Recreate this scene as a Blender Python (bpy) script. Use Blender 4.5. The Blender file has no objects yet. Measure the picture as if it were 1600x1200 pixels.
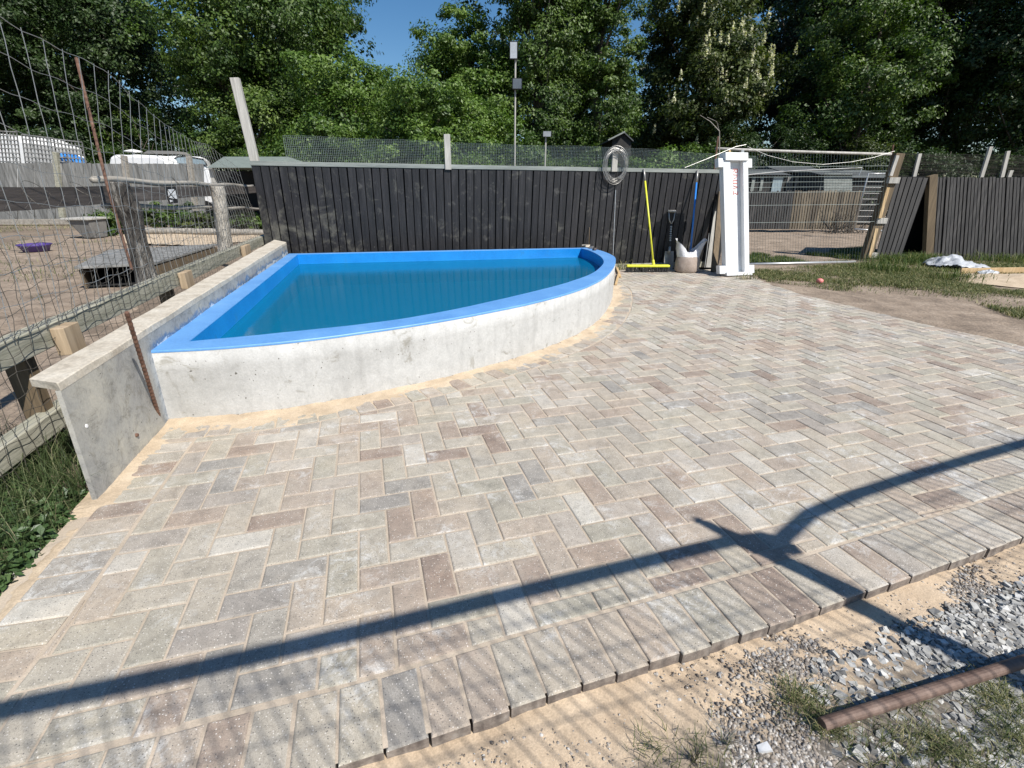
import bpy, math, random
import numpy as np
from mathutils import Vector, Matrix
R = math.radians
random.seed(7); rng = np.random.default_rng(7)
sc = bpy.context.scene
# ------------------------------------------------------------------ camera
F, PIT, ROLL, H = 746.6, .3911, .0054, 1.24
cam = bpy.data.cameras.new('camera'); camo = bpy.data.objects.new('camera', cam); sc.collection.objects.link(camo)
cam.sensor_width = 36; cam.lens = F/1600*36; cam.clip_start = .02; cam.clip_end = 2000
fw = Vector((0, math.cos(PIT), -math.sin(PIT))); up = Vector((0, math.sin(PIT), math.cos(PIT))); rt = Vector((1, 0, 0))
r2 = rt*math.cos(ROLL)+up*math.sin(ROLL); u2 = up*math.cos(ROLL)-rt*math.sin(ROLL)
M = Matrix((r2, u2, -fw)).transposed().to_4x4(); M.translation = (0, 0, H); camo.matrix_world = M
sc.camera = camo
# ------------------------------------------------------------------ light
EL, AZ = R(48), R(45.6)                       # shadows fall forward and to the left
to_sun = Vector((math.sin(AZ)*math.cos(EL), -math.cos(AZ)*math.cos(EL), math.sin(EL)))
w = bpy.data.worlds.new('World'); sc.world = w; w.use_nodes = True
nt = w.node_tree; bg = nt.nodes['Background']; sky = nt.nodes.new('ShaderNodeTexSky')
sky.sky_type = 'NISHITA'; sky.sun_disc = False; sky.sun_elevation = EL
sky.sun_rotation = math.atan2(to_sun.x, to_sun.y); sky.ozone_density = 2.5; sky.air_density = 1.0; sky.dust_density = .3
hs = nt.nodes.new('ShaderNodeHueSaturation'); hs.inputs['Saturation'].default_value = 1.28; nt.links.new(sky.outputs[0], hs.inputs['Color']); nt.links.new(hs.outputs[0], bg.inputs[0]); bg.inputs[1].default_value = .08
sl = bpy.data.lights.new('sun', 'SUN'); sl.energy = 5.0; sl.angle = R(.53); sl.color = (1, .955, .89)
so = bpy.data.objects.new('sun', sl); sc.collection.objects.link(so); so.rotation_euler = to_sun.to_track_quat('Z', 'Y').to_euler()
sc.view_settings.view_transform = 'Standard'; sc.view_settings.look = 'None'; sc.view_settings.exposure = .42; sc.view_settings.gamma = 1
sc.render.engine = 'CYCLES'
sc.cycles.max_bounces = 6; sc.cycles.diffuse_bounces = 2; sc.cycles.transparent_max_bounces = 8

# ------------------------------------------------------------------ pixel -> place helpers (photo pixels, 1600 x 1200)
def ray(x, y):
    a, b = (x-800)/F, (y-600)/F
    return fw + r2*a - u2*b
CAM = Vector((0, 0, H))
def G(x, y, z=0.0):
    r = ray(x, y); return CAM + r*((z-H)/r.z)
def Y(x, y, Yd):
    r = ray(x, y); return CAM + r*(Yd/r.y)
def onplane(x, y, P, d, off=0.0):             # vertical plane through P along horizontal d, moved off to its left
    n = Vector((-d[1], d[0], 0)).normalized(); P = Vector((P[0], P[1], 0)) + n*off
    r = ray(x, y); t = (P-CAM).dot(n)/r.dot(n); return CAM + r*t
WD = Vector((-1.27, 4.87, 0)).normalized()    # along the left wall, away from camera
_fr = G(1119, 416); F0 = Vector((-3.47, 6.93, 0)); FD = Vector((_fr.x-F0.x, _fr.y-F0.y, 0)).normalized()      # along the back fence, to the right
FN = Vector((FD.y, -FD.x, 0))                 # out of the fence towards the camera
WN = Vector((WD.y, -WD.x, 0))                 # out of the left wall towards the pool
W0 = Vector((-1.95, 2.42, 0))
def lp(x, y, off=0.0): return onplane(x, y, (-2.2, 1.96), WD, off)
def bp(x, y, off=0.0): return onplane(x, y, F0, FD, off)

# ------------------------------------------------------------------ objects
def setp(o, label=None, cat=None, group=None, kind=None):
    if label: o['label'] = label
    if cat: o['category'] = cat
    if group: o['group'] = group
    if kind: o['kind'] = kind
    return o
def empty(name, loc, label, cat, group=None):
    o = bpy.data.objects.new(name, None); sc.collection.objects.link(o); o.location = loc; o.empty_display_size = .1
    return setp(o, label, cat, group)
def link(name, me, mats, parent=None):
    for m in (mats if isinstance(mats, (list, tuple)) else [mats]): me.materials.append(m)
    o = bpy.data.objects.new(name, me); sc.collection.objects.link(o)
    if parent is not None: o.parent = parent
    return o
def wloc(p):
    v = Vector((0, 0, 0))
    while p is not None: v += Vector(p.location); p = p.parent
    return v
def bake(o, mods):                             # mods applied at creation
    return o
class MB:
    def __init__(s): s.v = []; s.f = []; s.m = []
    def add(s, vs, fs, m=0):
        n = len(s.v); s.v += [tuple(v) for v in vs]; s.f += [tuple(i+n for i in f) for f in fs]; s.m += [m]*len(fs); return s
    def hexa(s, b, t, m=0):                    # 4 bottom + 4 top corners
        return s.add(list(b)+list(t), [(3, 2, 1, 0), (4, 5, 6, 7), (0, 1, 5, 4), (1, 2, 6, 5), (2, 3, 7, 6), (3, 0, 4, 7)], m)
    def beam(s, a, b, w, h, upv=(0, 0, 1), m=0, w2=None, h2=None):   # centre line a-b, w sideways, h along up
        a, b = Vector(a), Vector(b); d = (b-a).normalized(); U = Vector(upv); S = d.cross(U).normalized(); U = S.cross(d).normalized()
        w2 = w2 or w; h2 = h2 or h
        A = [a+S*(w/2*i)+U*(h/2*j) for i, j in ((-1, -1), (1, -1), (1, 1), (-1, 1))]
        B = [b+S*(w2/2*i)+U*(h2/2*j) for i, j in ((-1, -1), (1, -1), (1, 1), (-1, 1))]
        return s.hexa(A, B, m)
    def box(s, x0, y0, z0, x1, y1, z1, m=0):
        return s.hexa([(x0, y0, z0), (x1, y0, z0), (x1, y1, z0), (x0, y1, z0)], [(x0, y0, z1), (x1, y0, z1), (x1, y1, z1), (x0, y1, z1)], m)
    def tube(s, pts, r, n=6, m=0, caps=True):
        pts = [Vector(p) for p in pts]; rs = r if isinstance(r, (list, tuple)) else [r]*len(pts)
        base = len(s.v); ref = None
        for i, p in enumerate(pts):
            d = (pts[min(i+1, len(pts)-1)]-pts[max(i-1, 0)]).normalized()
            if ref is None: ref = d.orthogonal().normalized()
            ref = (ref-d*ref.dot(d)).normalized(); q = d.cross(ref)
            for k in range(n):
                a = 2*math.pi*k/n; s.v.append(tuple(p+(ref*math.cos(a)+q*math.sin(a))*rs[i]))
        for i in range(len(pts)-1):
            for k in range(n):
                a = base+i*n+k; b = base+i*n+(k+1) % n; s.f.append((a, b, b+n, a+n)); s.m.append(m)
        if caps:
            s.f.append(tuple(base+k for k in range(n))[::-1]); s.f.append(tuple(base+(len(pts)-1)*n+k for k in range(n))); s.m += [m, m]
        return s
    def prism(s, poly, ext, m=0):
        n = len(poly); P = [Vector(p) for p in poly]; e = Vector(ext)
        fs = [tuple(range(n))[::-1], tuple(range(n, 2*n))]+[(i, (i+1) % n, (i+1) % n+n, i+n) for i in range(n)]
        return s.add(P+[p+e for p in P], fs, m)
    def lathe(s, c, prof, n=20, m=0):
        base = len(s.v)
        for r, z in prof:
            for k in range(n): a = 2*math.pi*k/n; s.v.append((c[0]+r*math.cos(a), c[1]+r*math.sin(a), c[2]+z))
        for i in range(len(prof)-1):
            for k in range(n):
                a = base+i*n+k; b = base+i*n+(k+1) % n; s.f.append((a, b, b+n, a+n)); s.m.append(m)
        return s
    def build(s, name, mats, parent=None, smooth=False, bevel=0, label=None, cat=None, group=None, kind=None, origin=None):
        o0 = wloc(parent) if parent is not None else Vector(origin or (0, 0, 0))
        me = bpy.data.meshes.new(name); me.from_pydata([(x-o0.x, y-o0.y, z-o0.z) for x, y, z in s.v], [], s.f)
        me.polygons.foreach_set('material_index', s.m)
        if smooth: me.polygons.foreach_set('use_smooth', [True]*len(s.f))
        me.update(); o = link(name, me, mats, parent)
        if parent is None: o.location = o0
        if bevel:
            b = o.modifiers.new('bevel', 'BEVEL'); b.width = bevel; b.segments = 2; b.limit_method = 'ANGLE'; b.angle_limit = R(40)
        return setp(o, label, cat, group, kind)
def mesh_np(name, V, Fc, mats, parent=None, rnd=None, smooth=False, origin=None):
    V = np.asarray(V, dtype=np.float32); Fc = np.asarray(Fc, dtype=np.int32); k = Fc.shape[1]
    o0 = np.array(wloc(parent) if parent is not None else (origin or (0, 0, 0)), dtype=np.float32)
    me = bpy.data.meshes.new(name); me.vertices.add(len(V)); me.vertices.foreach_set('co', (V-o0).ravel())
    me.loops.add(Fc.size); me.loops.foreach_set('vertex_index', Fc.ravel())
    me.polygons.add(len(Fc)); me.polygons.foreach_set('loop_start', np.arange(0, Fc.size, k, dtype=np.int32))
    me.polygons.foreach_set('use_smooth', np.full(len(Fc), bool(smooth)))
    me.update(calc_edges=True)
    if rnd is not None:
        a = me.attributes.new('rnd', 'FLOAT', 'FACE'); a.data.foreach_set('value', np.asarray(rnd, dtype=np.float32))
    me.validate(); o = link(name, me, mats, parent)
    if parent is None: o.location = tuple(float(q) for q in o0)
    return o

# ------------------------------------------------------------------ materials
def NT(name):
    m = bpy.data.materials.new(name); m.use_nodes = True; t = m.node_tree; b = t.nodes['Principled BSDF']; return m, t, b
def nd(t, k, **kw):
    n = t.nodes.new(k)
    for a, v in kw.items():
        if a.startswith('i_'):
            key = a[2:]; n.inputs[int(key) if key.isdigit() else key].default_value = v
        else: setattr(n, a, v)
    return n
def coords(t, scale=(1, 1, 1), rot=(0, 0, 0), kind='Object'):
    c = nd(t, 'ShaderNodeTexCoord'); mp = nd(t, 'ShaderNodeMapping', vector_type='TEXTURE'); mp.inputs['Scale'].default_value = tuple(1/s for s in scale); mp.inputs['Rotation'].default_value = rot
    t.links.new(c.outputs[kind], mp.inputs[0]); return mp.outputs[0]
def noise(t, vec, s, det=6, rough=.6, dist=0):
    n = nd(t, 'ShaderNodeTexNoise'); n.inputs['Scale'].default_value = s; n.inputs['Detail'].default_value = det; n.inputs['Roughness'].default_value = rough; n.inputs['Distortion'].default_value = dist
    t.links.new(vec, n.inputs['Vector']); return n.outputs[0]
def ramp(t, fac, stops, mode='LINEAR'):
    r = nd(t, 'ShaderNodeValToRGB'); e = r.color_ramp.elements; r.color_ramp.interpolation = mode
    while len(e) < len(stops): e.new(.5)
    for el, (p, c) in zip(e, stops):
        el.position = p; el.color = (*c, 1) if isinstance(c, (tuple, list)) else (c, c, c, 1)
    t.links.new(fac, r.inputs[0]); return r.outputs[0]
def mix(t, fac, a, b, mode='MIX'):
    n = nd(t, 'ShaderNodeMix', data_type='RGBA', blend_type=mode)
    for i, v in ((0, fac), (6, a), (7, b)):
        if hasattr(v, 'is_output'): t.links.new(v, n.inputs[i])
        elif i == 0: n.inputs[0].default_value = v
        else: n.inputs[i].default_value = (*v, 1) if isinstance(v, (tuple, list)) else (v, v, v, 1)
    return n.outputs[2]
def bump(t, b, h, s=.3, d=.01, prev=None):
    n = nd(t, 'ShaderNodeBump'); n.inputs['Strength'].default_value = s; n.inputs['Distance'].default_value = d
    t.links.new(h, n.inputs['Height'])
    if prev is not None: t.links.new(prev, n.inputs['Normal'])
    if b is not None: t.links.new(n.outputs[0], b.inputs['Normal'])
    return n.outputs[0]
def surf(name, stops, s=5, sc_=(1, 1, 1), rot=0, rough=.8, bs=.3, bd=.004, fine=60, metal=0, kind='Object', dist=0, speck=.25, dirt=None):
    """noise-coloured surface with fine grain; dirt = (colour, scale, lo, hi) patches"""
    m, t, b = NT(name); v = coords(t, sc_, (0, 0, rot), kind)
    n1 = noise(t, v, s, 8, .62, dist); c = ramp(t, n1, stops)
    n2 = noise(t, v, fine, 4, .7); g = ramp(t, n2, [(.3, 1-speck), (.7, 1+speck*.6)]); c = mix(t, 1, c, g, 'MULTIPLY')
    if dirt:
        v2 = coords(t); n3 = noise(t, v2, dirt[1], 6, .7); f = ramp(t, n3, [(dirt[2], 0.), (dirt[3], 1.)]); c = mix(t, f, c, dirt[0])
    t.links.new(c, b.inputs['Base Color']); b.inputs['Roughness'].default_value = rough; b.inputs['Metallic'].default_value = metal
    p = bump(t, None, n1, bs*.6, bd*2); bump(t, b, n2, bs, bd, p); return m
GA = math.atan2(WD.y, WD.x)                    # grain along the wall
FA = math.atan2(FD.y, FD.x)
def concrete(name, c0, c1, c2, rough=.85, blot=.8, pits=True, stain=None, streak=True):
    m, t, b = NT(name); v = coords(t); n1 = noise(t, v, 2.2, 8, .65, .4); c = ramp(t, n1, [(.25, c0), (.5, c1), (.75, c2)])
    n2 = noise(t, v, 90, 5, .75); c = mix(t, 1, c, ramp(t, n2, [(.3, .86), (.7, 1.1)]), 'MULTIPLY')
    if streak:
        vs = coords(t, (6, 6, .8)); n4 = noise(t, vs, 2.2, 5, .6); c = mix(t, ramp(t, n4, [(.5, 0.), (.85, .45)]), c, tuple(x*.55 for x in c1))
    n5 = noise(t, v, 5.5, 5, .75, .8); c = mix(t, ramp(t, n5, [(.585, 0.), (.68, .6)]), c, (.19, .175, .135))
    n8 = noise(t, v, 12, 8, .8, .5); c = mix(t, 1, c, ramp(t, n8, [(.3, blot), (.5, 1.), (.7, 1.1)]), 'MULTIPLY')
    hgt = n2
    if pits:
        vd = nd(t, 'ShaderNodeVectorMath', operation='MULTIPLY_ADD'); nv = nd(t, 'ShaderNodeTexNoise'); nv.inputs['Scale'].default_value = 60; t.links.new(v, nv.inputs['Vector']); t.links.new(nv.outputs['Color'], vd.inputs[0]); vd.inputs[1].default_value = (.02, .02, .02); t.links.new(v, vd.inputs[2])
        for scl_, lo_, hi_, mx_ in ((16, .48, .66, .10), (34, .45, .62, .13)):
            vo = nd(t, 'ShaderNodeTexVoronoi'); vo.inputs['Scale'].default_value = scl_; t.links.new(vd.outputs[0], vo.inputs['Vector'])
            n6 = noise(t, v, 4+scl_*.1, 3); rr = ramp(t, n6, [(lo_, 0.), (hi_, mx_)])
            mth = nd(t, 'ShaderNodeMath', operation='LESS_THAN'); t.links.new(vo.outputs['Distance'], mth.inputs[0]); t.links.new(rr, mth.inputs[1]); c = mix(t, mth.outputs[0], c, (.12, .115, .10))
    if stain: c = stain(t, c)
    t.links.new(c, b.inputs['Base Color']); b.inputs['Roughness'].default_value = rough
    p = bump(t, None, n1, .25, .02); bump(t, b, hgt, .35, .003, p); return m
Mt = {}
Mt['concrete'] = concrete('pale_concrete', (.36, .357, .34), (.455, .452, .435), (.52, .517, .50), blot=.86)
def blue_stain(t, c):
    v = coords(t, (1, 1, 1)); n = noise(t, v, 7, 7, .75, .6)
    geo = nd(t, 'ShaderNodeNewGeometry'); sp = nd(t, 'ShaderNodeSeparateXYZ'); t.links.new(geo.outputs['Position'], sp.inputs[0])
    mr = nd(t, 'ShaderNodeMapRange'); t.links.new(sp.outputs[2], mr.inputs[0]); mr.inputs[1].default_value = .52; mr.inputs[2].default_value = .41; mr.inputs[3].default_value = -.25; mr.inputs[4].default_value = .25
    my = nd(t, 'ShaderNodeMapRange'); t.links.new(sp.outputs[1], my.inputs[0]); my.inputs[1].default_value = 2.36; my.inputs[2].default_value = 2.5
    ad = nd(t, 'ShaderNodeMath', operation='ADD'); t.links.new(n, ad.inputs[0]); t.links.new(mr.outputs[0], ad.inputs[1])
    f = ramp(t, ad.outputs[0], [(.56, 0.), (.68, .75)]); f = mix(t, my.outputs[0], 0., f); c = mix(t, f, c, (.02, .13, .3))
    f2 = ramp(t, ad.outputs[0], [(.72, 0.), (.75, .9)]); f2 = mix(t, my.outputs[0], 0., f2); return mix(t, f2, c, (.62, .66, .68))
Mt['wall'] = concrete('grey_weathered_concrete', (.20, .20, .205), (.34, .335, .31), (.50, .47, .39), stain=blue_stain, blot=.5)
def gl(name, c, rough, metal=0, var=.15, s=8, bs=.05):
    return surf(name, [(.3, tuple(x*(1-var) for x in c)), (.7, tuple(min(1, x*(1+var)) for x in c))], s, rough=rough, metal=metal, bs=bs, bd=.002, speck=.06)
Mt['rim'] = surf('blue_rim_paint', [(.3, (.095, .26, .56)), (.55, (.12, .31, .62)), (.8, (.17, .37, .67))], 4, rough=.5, bs=.25, bd=.002, speck=.1, dirt=((.4, .5, .68), 14, .66, .74))
Mt['basin'] = surf('blue_basin_paint', [(.3, (.005, .19, .55)), (.7, (.01, .25, .64))], 3, rough=.35, bs=.3, bd=.004, speck=.14, dirt=((.03, .19, .40), 5, .58, .78))
# water
m, t, b = NT('pond_water'); t.nodes.remove(b); out = t.nodes['Material Output']
v = coords(t, (1, 2.2, 1)); n1 = noise(t, v, 9, 3, .5); n2 = noise(t, v, 28, 2, .5)
bn = nd(t, 'ShaderNodeBump'); bn.inputs['Strength'].default_value = .07; bn.inputs['Distance'].default_value = .01; ad = nd(t, 'ShaderNodeMath', operation='ADD'); t.links.new(n1, ad.inputs[0]); t.links.new(n2, ad.inputs[1]); t.links.new(ad.outputs[0], bn.inputs['Height'])
fr = nd(t, 'ShaderNodeFresnel'); fr.inputs['IOR'].default_value = 1.33; t.links.new(bn.outputs[0], fr.inputs['Normal'])
gs = nd(t, 'ShaderNodeBsdfGlossy'); gs.inputs['Roughness'].default_value = .02; t.links.new(bn.outputs[0], gs.inputs['Normal'])
tr = nd(t, 'ShaderNodeBsdfTransparent'); tr.inputs[0].default_value = (.25, .89, .74, 1)
df = nd(t, 'ShaderNodeBsdfDiffuse'); df.inputs[0].default_value = (.004, .19, .36, 1); md = nd(t, 'ShaderNodeMixShader', i_0=.62); t.links.new(tr.outputs[0], md.inputs[1]); t.links.new(df.outputs[0], md.inputs[2])
mx = nd(t, 'ShaderNodeMixShader'); t.links.new(fr.outputs[0], mx.inputs[0]); t.links.new(md.outputs[0], mx.inputs[1]); t.links.new(gs.outputs[0], mx.inputs[2]); t.links.new(mx.outputs[0], out.inputs[0]); Mt['water'] = m
# pavers
m, t, b = NT('block_paving'); at = nd(t, 'ShaderNodeAttribute', attribute_name='rnd'); v = coords(t)
base = ramp(t, at.outputs['Fac'], [(0, (.235, .185, .16)), (.08, (.30, .245, .21)), (.22, (.355, .31, .27)), (.38, (.375, .35, .305)), (.53, (.315, .305, .265)), (.68, (.39, .365, .32)), (.82, (.245, .24, .235)), (.92, (.35, .315, .285)), (1, (.47, .46, .43))])
base = mix(t, 1, base, (1.0, .965, .90), 'MULTIPLY'); n0 = noise(t, v, 3.2, 6, .65, .3); base = mix(t, 1, base, ramp(t, n0, [(.3, (.86, .87, .88)), (.5, 1.), (.7, (1.12, 1.08, 1.02))]), 'MULTIPLY')
n1 = noise(t, v, 14, 9, .78, .6); base = mix(t, 1, base, ramp(t, n1, [(.32, .66), (.5, .98), (.68, 1.22)]), 'MULTIPLY')
nfa = noise(t, v, 1.3, 5, .6); nfb = noise(t, v, 7, 6, .75, .7); film = mix(t, 1, ramp(t, nfa, [(.36, .1), (.62, 1.)]), ramp(t, nfb, [(.38, .03), (.68, .62)]), 'MULTIPLY'); c = mix(t, film, base, (.455, .41, .34))
n3 = noise(t, v, 19, 9, .8, .9); n3b = noise(t, v, 2.7, 5, .65)
wf = mix(t, 1, ramp(t, n3, [(.48, 0.), (.62, .72)]), ramp(t, n3b, [(.50, 0.), (.60, 1.)]), 'MULTIPLY'); c = mix(t, wf, c, (.58, .575, .55))
n2 = noise(t, v, 260, 4, .85); c = mix(t, 1, c, ramp(t, n2, [(.28, .55), (.5, 1.), (.72, 1.3)]), 'MULTIPLY')
vo = nd(t, 'ShaderNodeTexVoronoi'); vo.inputs['Scale'].default_value = 115; t.links.new(v, vo.inputs['Vector'])
lt = nd(t, 'ShaderNodeMath', operation='LESS_THAN'); t.links.new(vo.outputs['Distance'], lt.inputs[0]); lt.inputs[1].default_value = .19
sw = nd(t, 'ShaderNodeMath', operation='GREATER_THAN'); t.links.new(vo.outputs['Color'], sw.inputs[0]); sw.inputs[1].default_value = .5
c = mix(t, lt.outputs[0], c, mix(t, sw.outputs[0], (.13, .12, .11), (.62, .58, .52)))
t.links.new(c, b.inputs['Base Color']); b.inputs['Roughness'].default_value = .85
p = bump(t, None, n1, .3, .004); bump(t, b, n2, .5, .0025, p); Mt['paver'] = m
Mt['blockside'] = surf('soil_stained_block_sides', [(.35, (.13, .105, .09)), (.55, (.23, .195, .165)), (.75, (.32, .29, .26))], 22, rough=.9, bs=.5, bd=.003, fine=120)
Mt['sand'] = surf('tan_sand', [(.3, (.38, .295, .205)), (.5, (.49, .39, .275)), (.7, (.57, .47, .345))], 6, rough=.95, bs=.5, bd=.006, fine=140, speck=.22)
Mt['joint'] = surf('joint_sand', [(.3, (.36, .30, .23)), (.7, (.52, .435, .34))], 5, rough=.95, bs=.4, bd=.003, fine=200, speck=.2)
# soil (one sheet)
m, t, b = NT('yard_soil'); v = coords(t); n1 = noise(t, v, .35, 9, .7); c = ramp(t, n1, [(.3, (.12, .09, .065)), (.5, (.215, .165, .12)), (.72, (.31, .245, .18))])
n2 = noise(t, v, 22, 8, .75); c = mix(t, 1, c, ramp(t, n2, [(.3, .55), (.55, 1.), (.75, 1.35)]), 'MULTIPLY')
n3 = noise(t, v, 1.1, 7, .7); c = mix(t, ramp(t, n3, [(.56, 0.), (.68, .6)]), c, (.085, .105, .035))
t.links.new(c, b.inputs['Base Color']); b.inputs['Roughness'].default_value = .95; bump(t, b, n2, .8, .03); Mt['soil'] = m
Mt['dirt'] = surf('dry_dirt', [(.3, (.17, .13, .095)), (.5, (.27, .21, .155)), (.72, (.37, .295, .225))], 3, rough=.95, bs=.8, bd=.02, fine=35, speck=.35)
Mt['dark_soil'] = surf('leaf_litter', [(.3, (.03, .025, .015)), (.7, (.07, .065, .03))], 1, rough=.95, bs=.5, bd=.03, fine=10)
# foreground: sand by the paving edge running out into grit
m, t, b = NT('sand_and_grit'); v = coords(t); geo = nd(t, 'ShaderNodeNewGeometry')
dp = nd(t, 'ShaderNodeVectorMath', operation='DOT_PRODUCT'); t.links.new(geo.outputs['Position'], dp.inputs[0]); dp.inputs[1].default_value = (.317, -.948, 0)
nz = noise(t, v, 3, 5, .6); ad = nd(t, 'ShaderNodeMath', operation='MULTIPLY_ADD'); t.links.new(nz, ad.inputs[0]); ad.inputs[1].default_value = .35; t.links.new(dp.outputs['Value'], ad.inputs[2])
f = nd(t, 'ShaderNodeMapRange'); t.links.new(ad.outputs[0], f.inputs[0]); f.inputs[1].default_value = -.44; f.inputs[2].default_value = -.30
ns = noise(t, v, 6, 7, .65); sandc = ramp(t, ns, [(.3, (.41, .31, .21)), (.6, (.56, .44, .31))]); nf = noise(t, v, 70, 6, .75)
gr = ramp(t, nf, [(.3, (.08, .07, .055)), (.55, (.20, .175, .145)), (.75, (.34, .31, .26))]); c = mix(t, f.outputs[0], sandc, gr)
c = mix(t, 1, c, ramp(t, noise(t, v, 190, 4, .7), [(.3, .75), (.7, 1.15)]), 'MULTIPLY'); t.links.new(c, b.inputs['Base Color']); b.inputs['Roughness'].default_value = .95; bump(t, b, nf, .6, .006); Mt['fore'] = m
# attribute-tinted materials
def tinted(name, stops, rough=.8, speck=(60, .25), transl=0, spec=.3):
    m, t, b = NT(name); at = nd(t, 'ShaderNodeAttribute', attribute_name='rnd'); c = ramp(t, at.outputs['Fac'], stops)
    if speck: c = mix(t, 1, c, ramp(t, noise(t, coords(t), speck[0], 5, .7), [(.3, 1-speck[1]), (.7, 1+speck[1])]), 'MULTIPLY')
    t.links.new(c, b.inputs['Base Color']); b.inputs['Roughness'].default_value = rough; b.inputs['Specular IOR Level'].default_value = spec
    if transl:
        tb = nd(t, 'ShaderNodeBsdfTranslucent'); t.links.new(mix(t, 1, c, (1.1, 1.3, .5), 'MULTIPLY'), tb.inputs[0]); ms = nd(t, 'ShaderNodeMixShader', i_0=transl)
        t.links.new(b.outputs[0], ms.inputs[1]); t.links.new(tb.outputs[0], ms.inputs[2]); t.links.new(ms.outputs[0], t.nodes['Material Output'].inputs[0])
    return m
Mt['pebble'] = tinted('grey_pebbles', [(0, (.17, .14, .11)), (.4, (.27, .235, .20)), (.75, (.36, .33, .29)), (1, (.50, .48, .45))], .8)
Mt['slate'] = tinted('pale_slate_chips', [(0, (.17, .165, .155)), (.5, (.32, .315, .295)), (.9, (.46, .455, .43)), (1, (.6, .59, .57))], .65)
Mt['grass'] = tinted('grass_blades', [(0, (.035, .06, .012)), (.5, (.075, .12, .03)), (.8, (.13, .17, .05)), (1, (.30, .27, .13))], .55, None, .25)
Mt['drygrass'] = tinted('dry_grass', [(0, (.05, .07, .02)), (.4, (.09, .12, .04)), (.7, (.20, .20, .09)), (1, (.38, .33, .18))], .6, None, .2)
Mt['wispgrass'] = tinted('wispy_green_grass', [(0, (.025, .045, .015)), (.6, (.06, .09, .03)), (.9, (.13, .15, .07)), (1, (.26, .24, .14))], .6, None, .2)
Mt['weed'] = tinted('weed_leaves', [(0, (.035, .065, .022)), (.5, (.06, .11, .035)), (1, (.12, .17, .07))], .45, None, .2, .5)
def leafmat(n, a, b_, c_): return tinted(n, [(0, a), (.5, b_), (1, c_)], .5, None, .28, .45)
Mt['leaf_dark'] = leafmat('dark_leaves', (.014, .032, .008), (.032, .062, .015), (.07, .11, .032))
Mt['leaf_mid'] = leafmat('green_leaves', (.026, .056, .010), (.064, .115, .018), (.135, .195, .04))
Mt['leaf_light'] = leafmat('light_leaves', (.04, .085, .012), (.095, .165, .025), (.17, .25, .055))
Mt['leaf_olive'] = leafmat('olive_leaves', (.025, .04, .01), (.06, .085, .018), (.11, .135, .035))
Mt['leaf_pine'] = leafmat('pine_needles', (.012, .015, .008), (.03, .033, .016), (.06, .058, .03))
Mt['blossom'] = leafmat('chestnut_blossom', (.5, .47, .3), (.66, .63, .45), (.75, .73, .55))
Mt['bark'] = surf('bark', [(.3, (.05, .04, .03)), (.7, (.16, .135, .11))], 6, (4, 4, .6), bs=.8, bd=.03, fine=30)
def wood(name, stops, rot=0, ax=0, s=14, rough=.8, bs=.5, bd=.004, dirt=None, speck=.18):
    scl = [1, 1, 1]; scl[ax] = .07; return surf(name, stops, s, tuple(scl), rot, rough, bs, bd, s*4, speck=speck, dirt=dirt)
Mt['blackboard'] = wood('black_stained_boards', [(.3, (.009, .009, .010)), (.55, (.019, .018, .020)), (.8, (.042, .041, .043))], ax=2, rough=.45, bs=.4, dirt=((.12, .115, .105), 5.5, .60, .80), speck=.35)
Mt['blackboard2'] = wood('faded_dark_boards', [(.3, (.03, .029, .029)), (.55, (.062, .059, .057)), (.8, (.11, .103, .098))], ax=2, rough=.7, bs=.4)
Mt['capgrey'] = wood('grey_green_capping', [(.3, (.16, .18, .165)), (.7, (.30, .32, .30))], FA, 0)
Mt['greyboard'] = wood('weathered_grey_boards', [(.3, (.10, .10, .095)), (.55, (.22, .22, .21)), (.8, (.36, .355, .34))], ax=2, rough=.85, s=9)
Mt['tanboard'] = wood('tan_boards', [(.3, (.08, .065, .05)), (.7, (.26, .215, .15))], ax=2, s=5)
Mt['palepost'] = wood('pale_weathered_post', [(.3, (.30, .29, .26)), (.7, (.50, .48, .44))], ax=2)
Mt['beam'] = wood('green_grey_sleeper', [(.3, (.19, .19, .14)), (.5, (.33, .32, .25)), (.75, (.45, .43, .35))], GA, 0, s=18)
Mt['rail'] = wood('dark_brown_rail', [(.3, (.035, .028, .024)), (.55, (.075, .062, .054)), (.8, (.17, .145, .125))], GA, 0, s=12)
Mt['pole'] = wood('bleached_pole', [(.3, (.20, .18, .15)), (.7, (.40, .37, .32))], GA, 0)
Mt['gnarl'] = surf('split_grey_bark', [(.38, (.03, .025, .021)), (.52, (.10, .09, .078)), (.68, (.38, .36, .33))], 9, (2.5, 2.5, .35), bs=1, bd=.02, fine=40, dist=.5)
Mt['newwood'] = wood('sawn_timber', [(.3, (.42, .28, .13)), (.7, (.60, .44, .25))], ax=2, s=10)
Mt['offcut'] = wood('dusty_sawn_timber', [(.3, (.26, .19, .115)), (.7, (.44, .34, .23))], ax=2, s=10)
Mt['oldwood'] = wood('brown_timber', [(.3, (.085, .062, .037)), (.7, (.175, .128, .075))], ax=2, s=10)
Mt['stake'] = surf('rusty_steel', [(.3, (.09, .045, .03)), (.6, (.20, .11, .075)), (.8, (.28, .18, .13))], 20, rough=.75, bs=.5, bd=.002, metal=.2)
Mt['rustpipe'] = surf('rusty_pipe_skin', [(.3, (.085, .05, .038)), (.55, (.17, .115, .09)), (.8, (.27, .20, .165))], 10, rough=.7, bs=.5, bd=.002, metal=.15)
Mt['wire'] = gl('galvanised_wire', (.42, .42, .40), .45, .6)
Mt['darkwire'] = gl('weathered_wire', (.11, .10, .085), .6, .3)
Mt['greenwire'] = gl('green_grey_netting_wire', (.36, .41, .385), .6, .3)
Mt['galv'] = gl('galvanised_steel', (.50, .51, .51), .4, .6)
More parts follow.
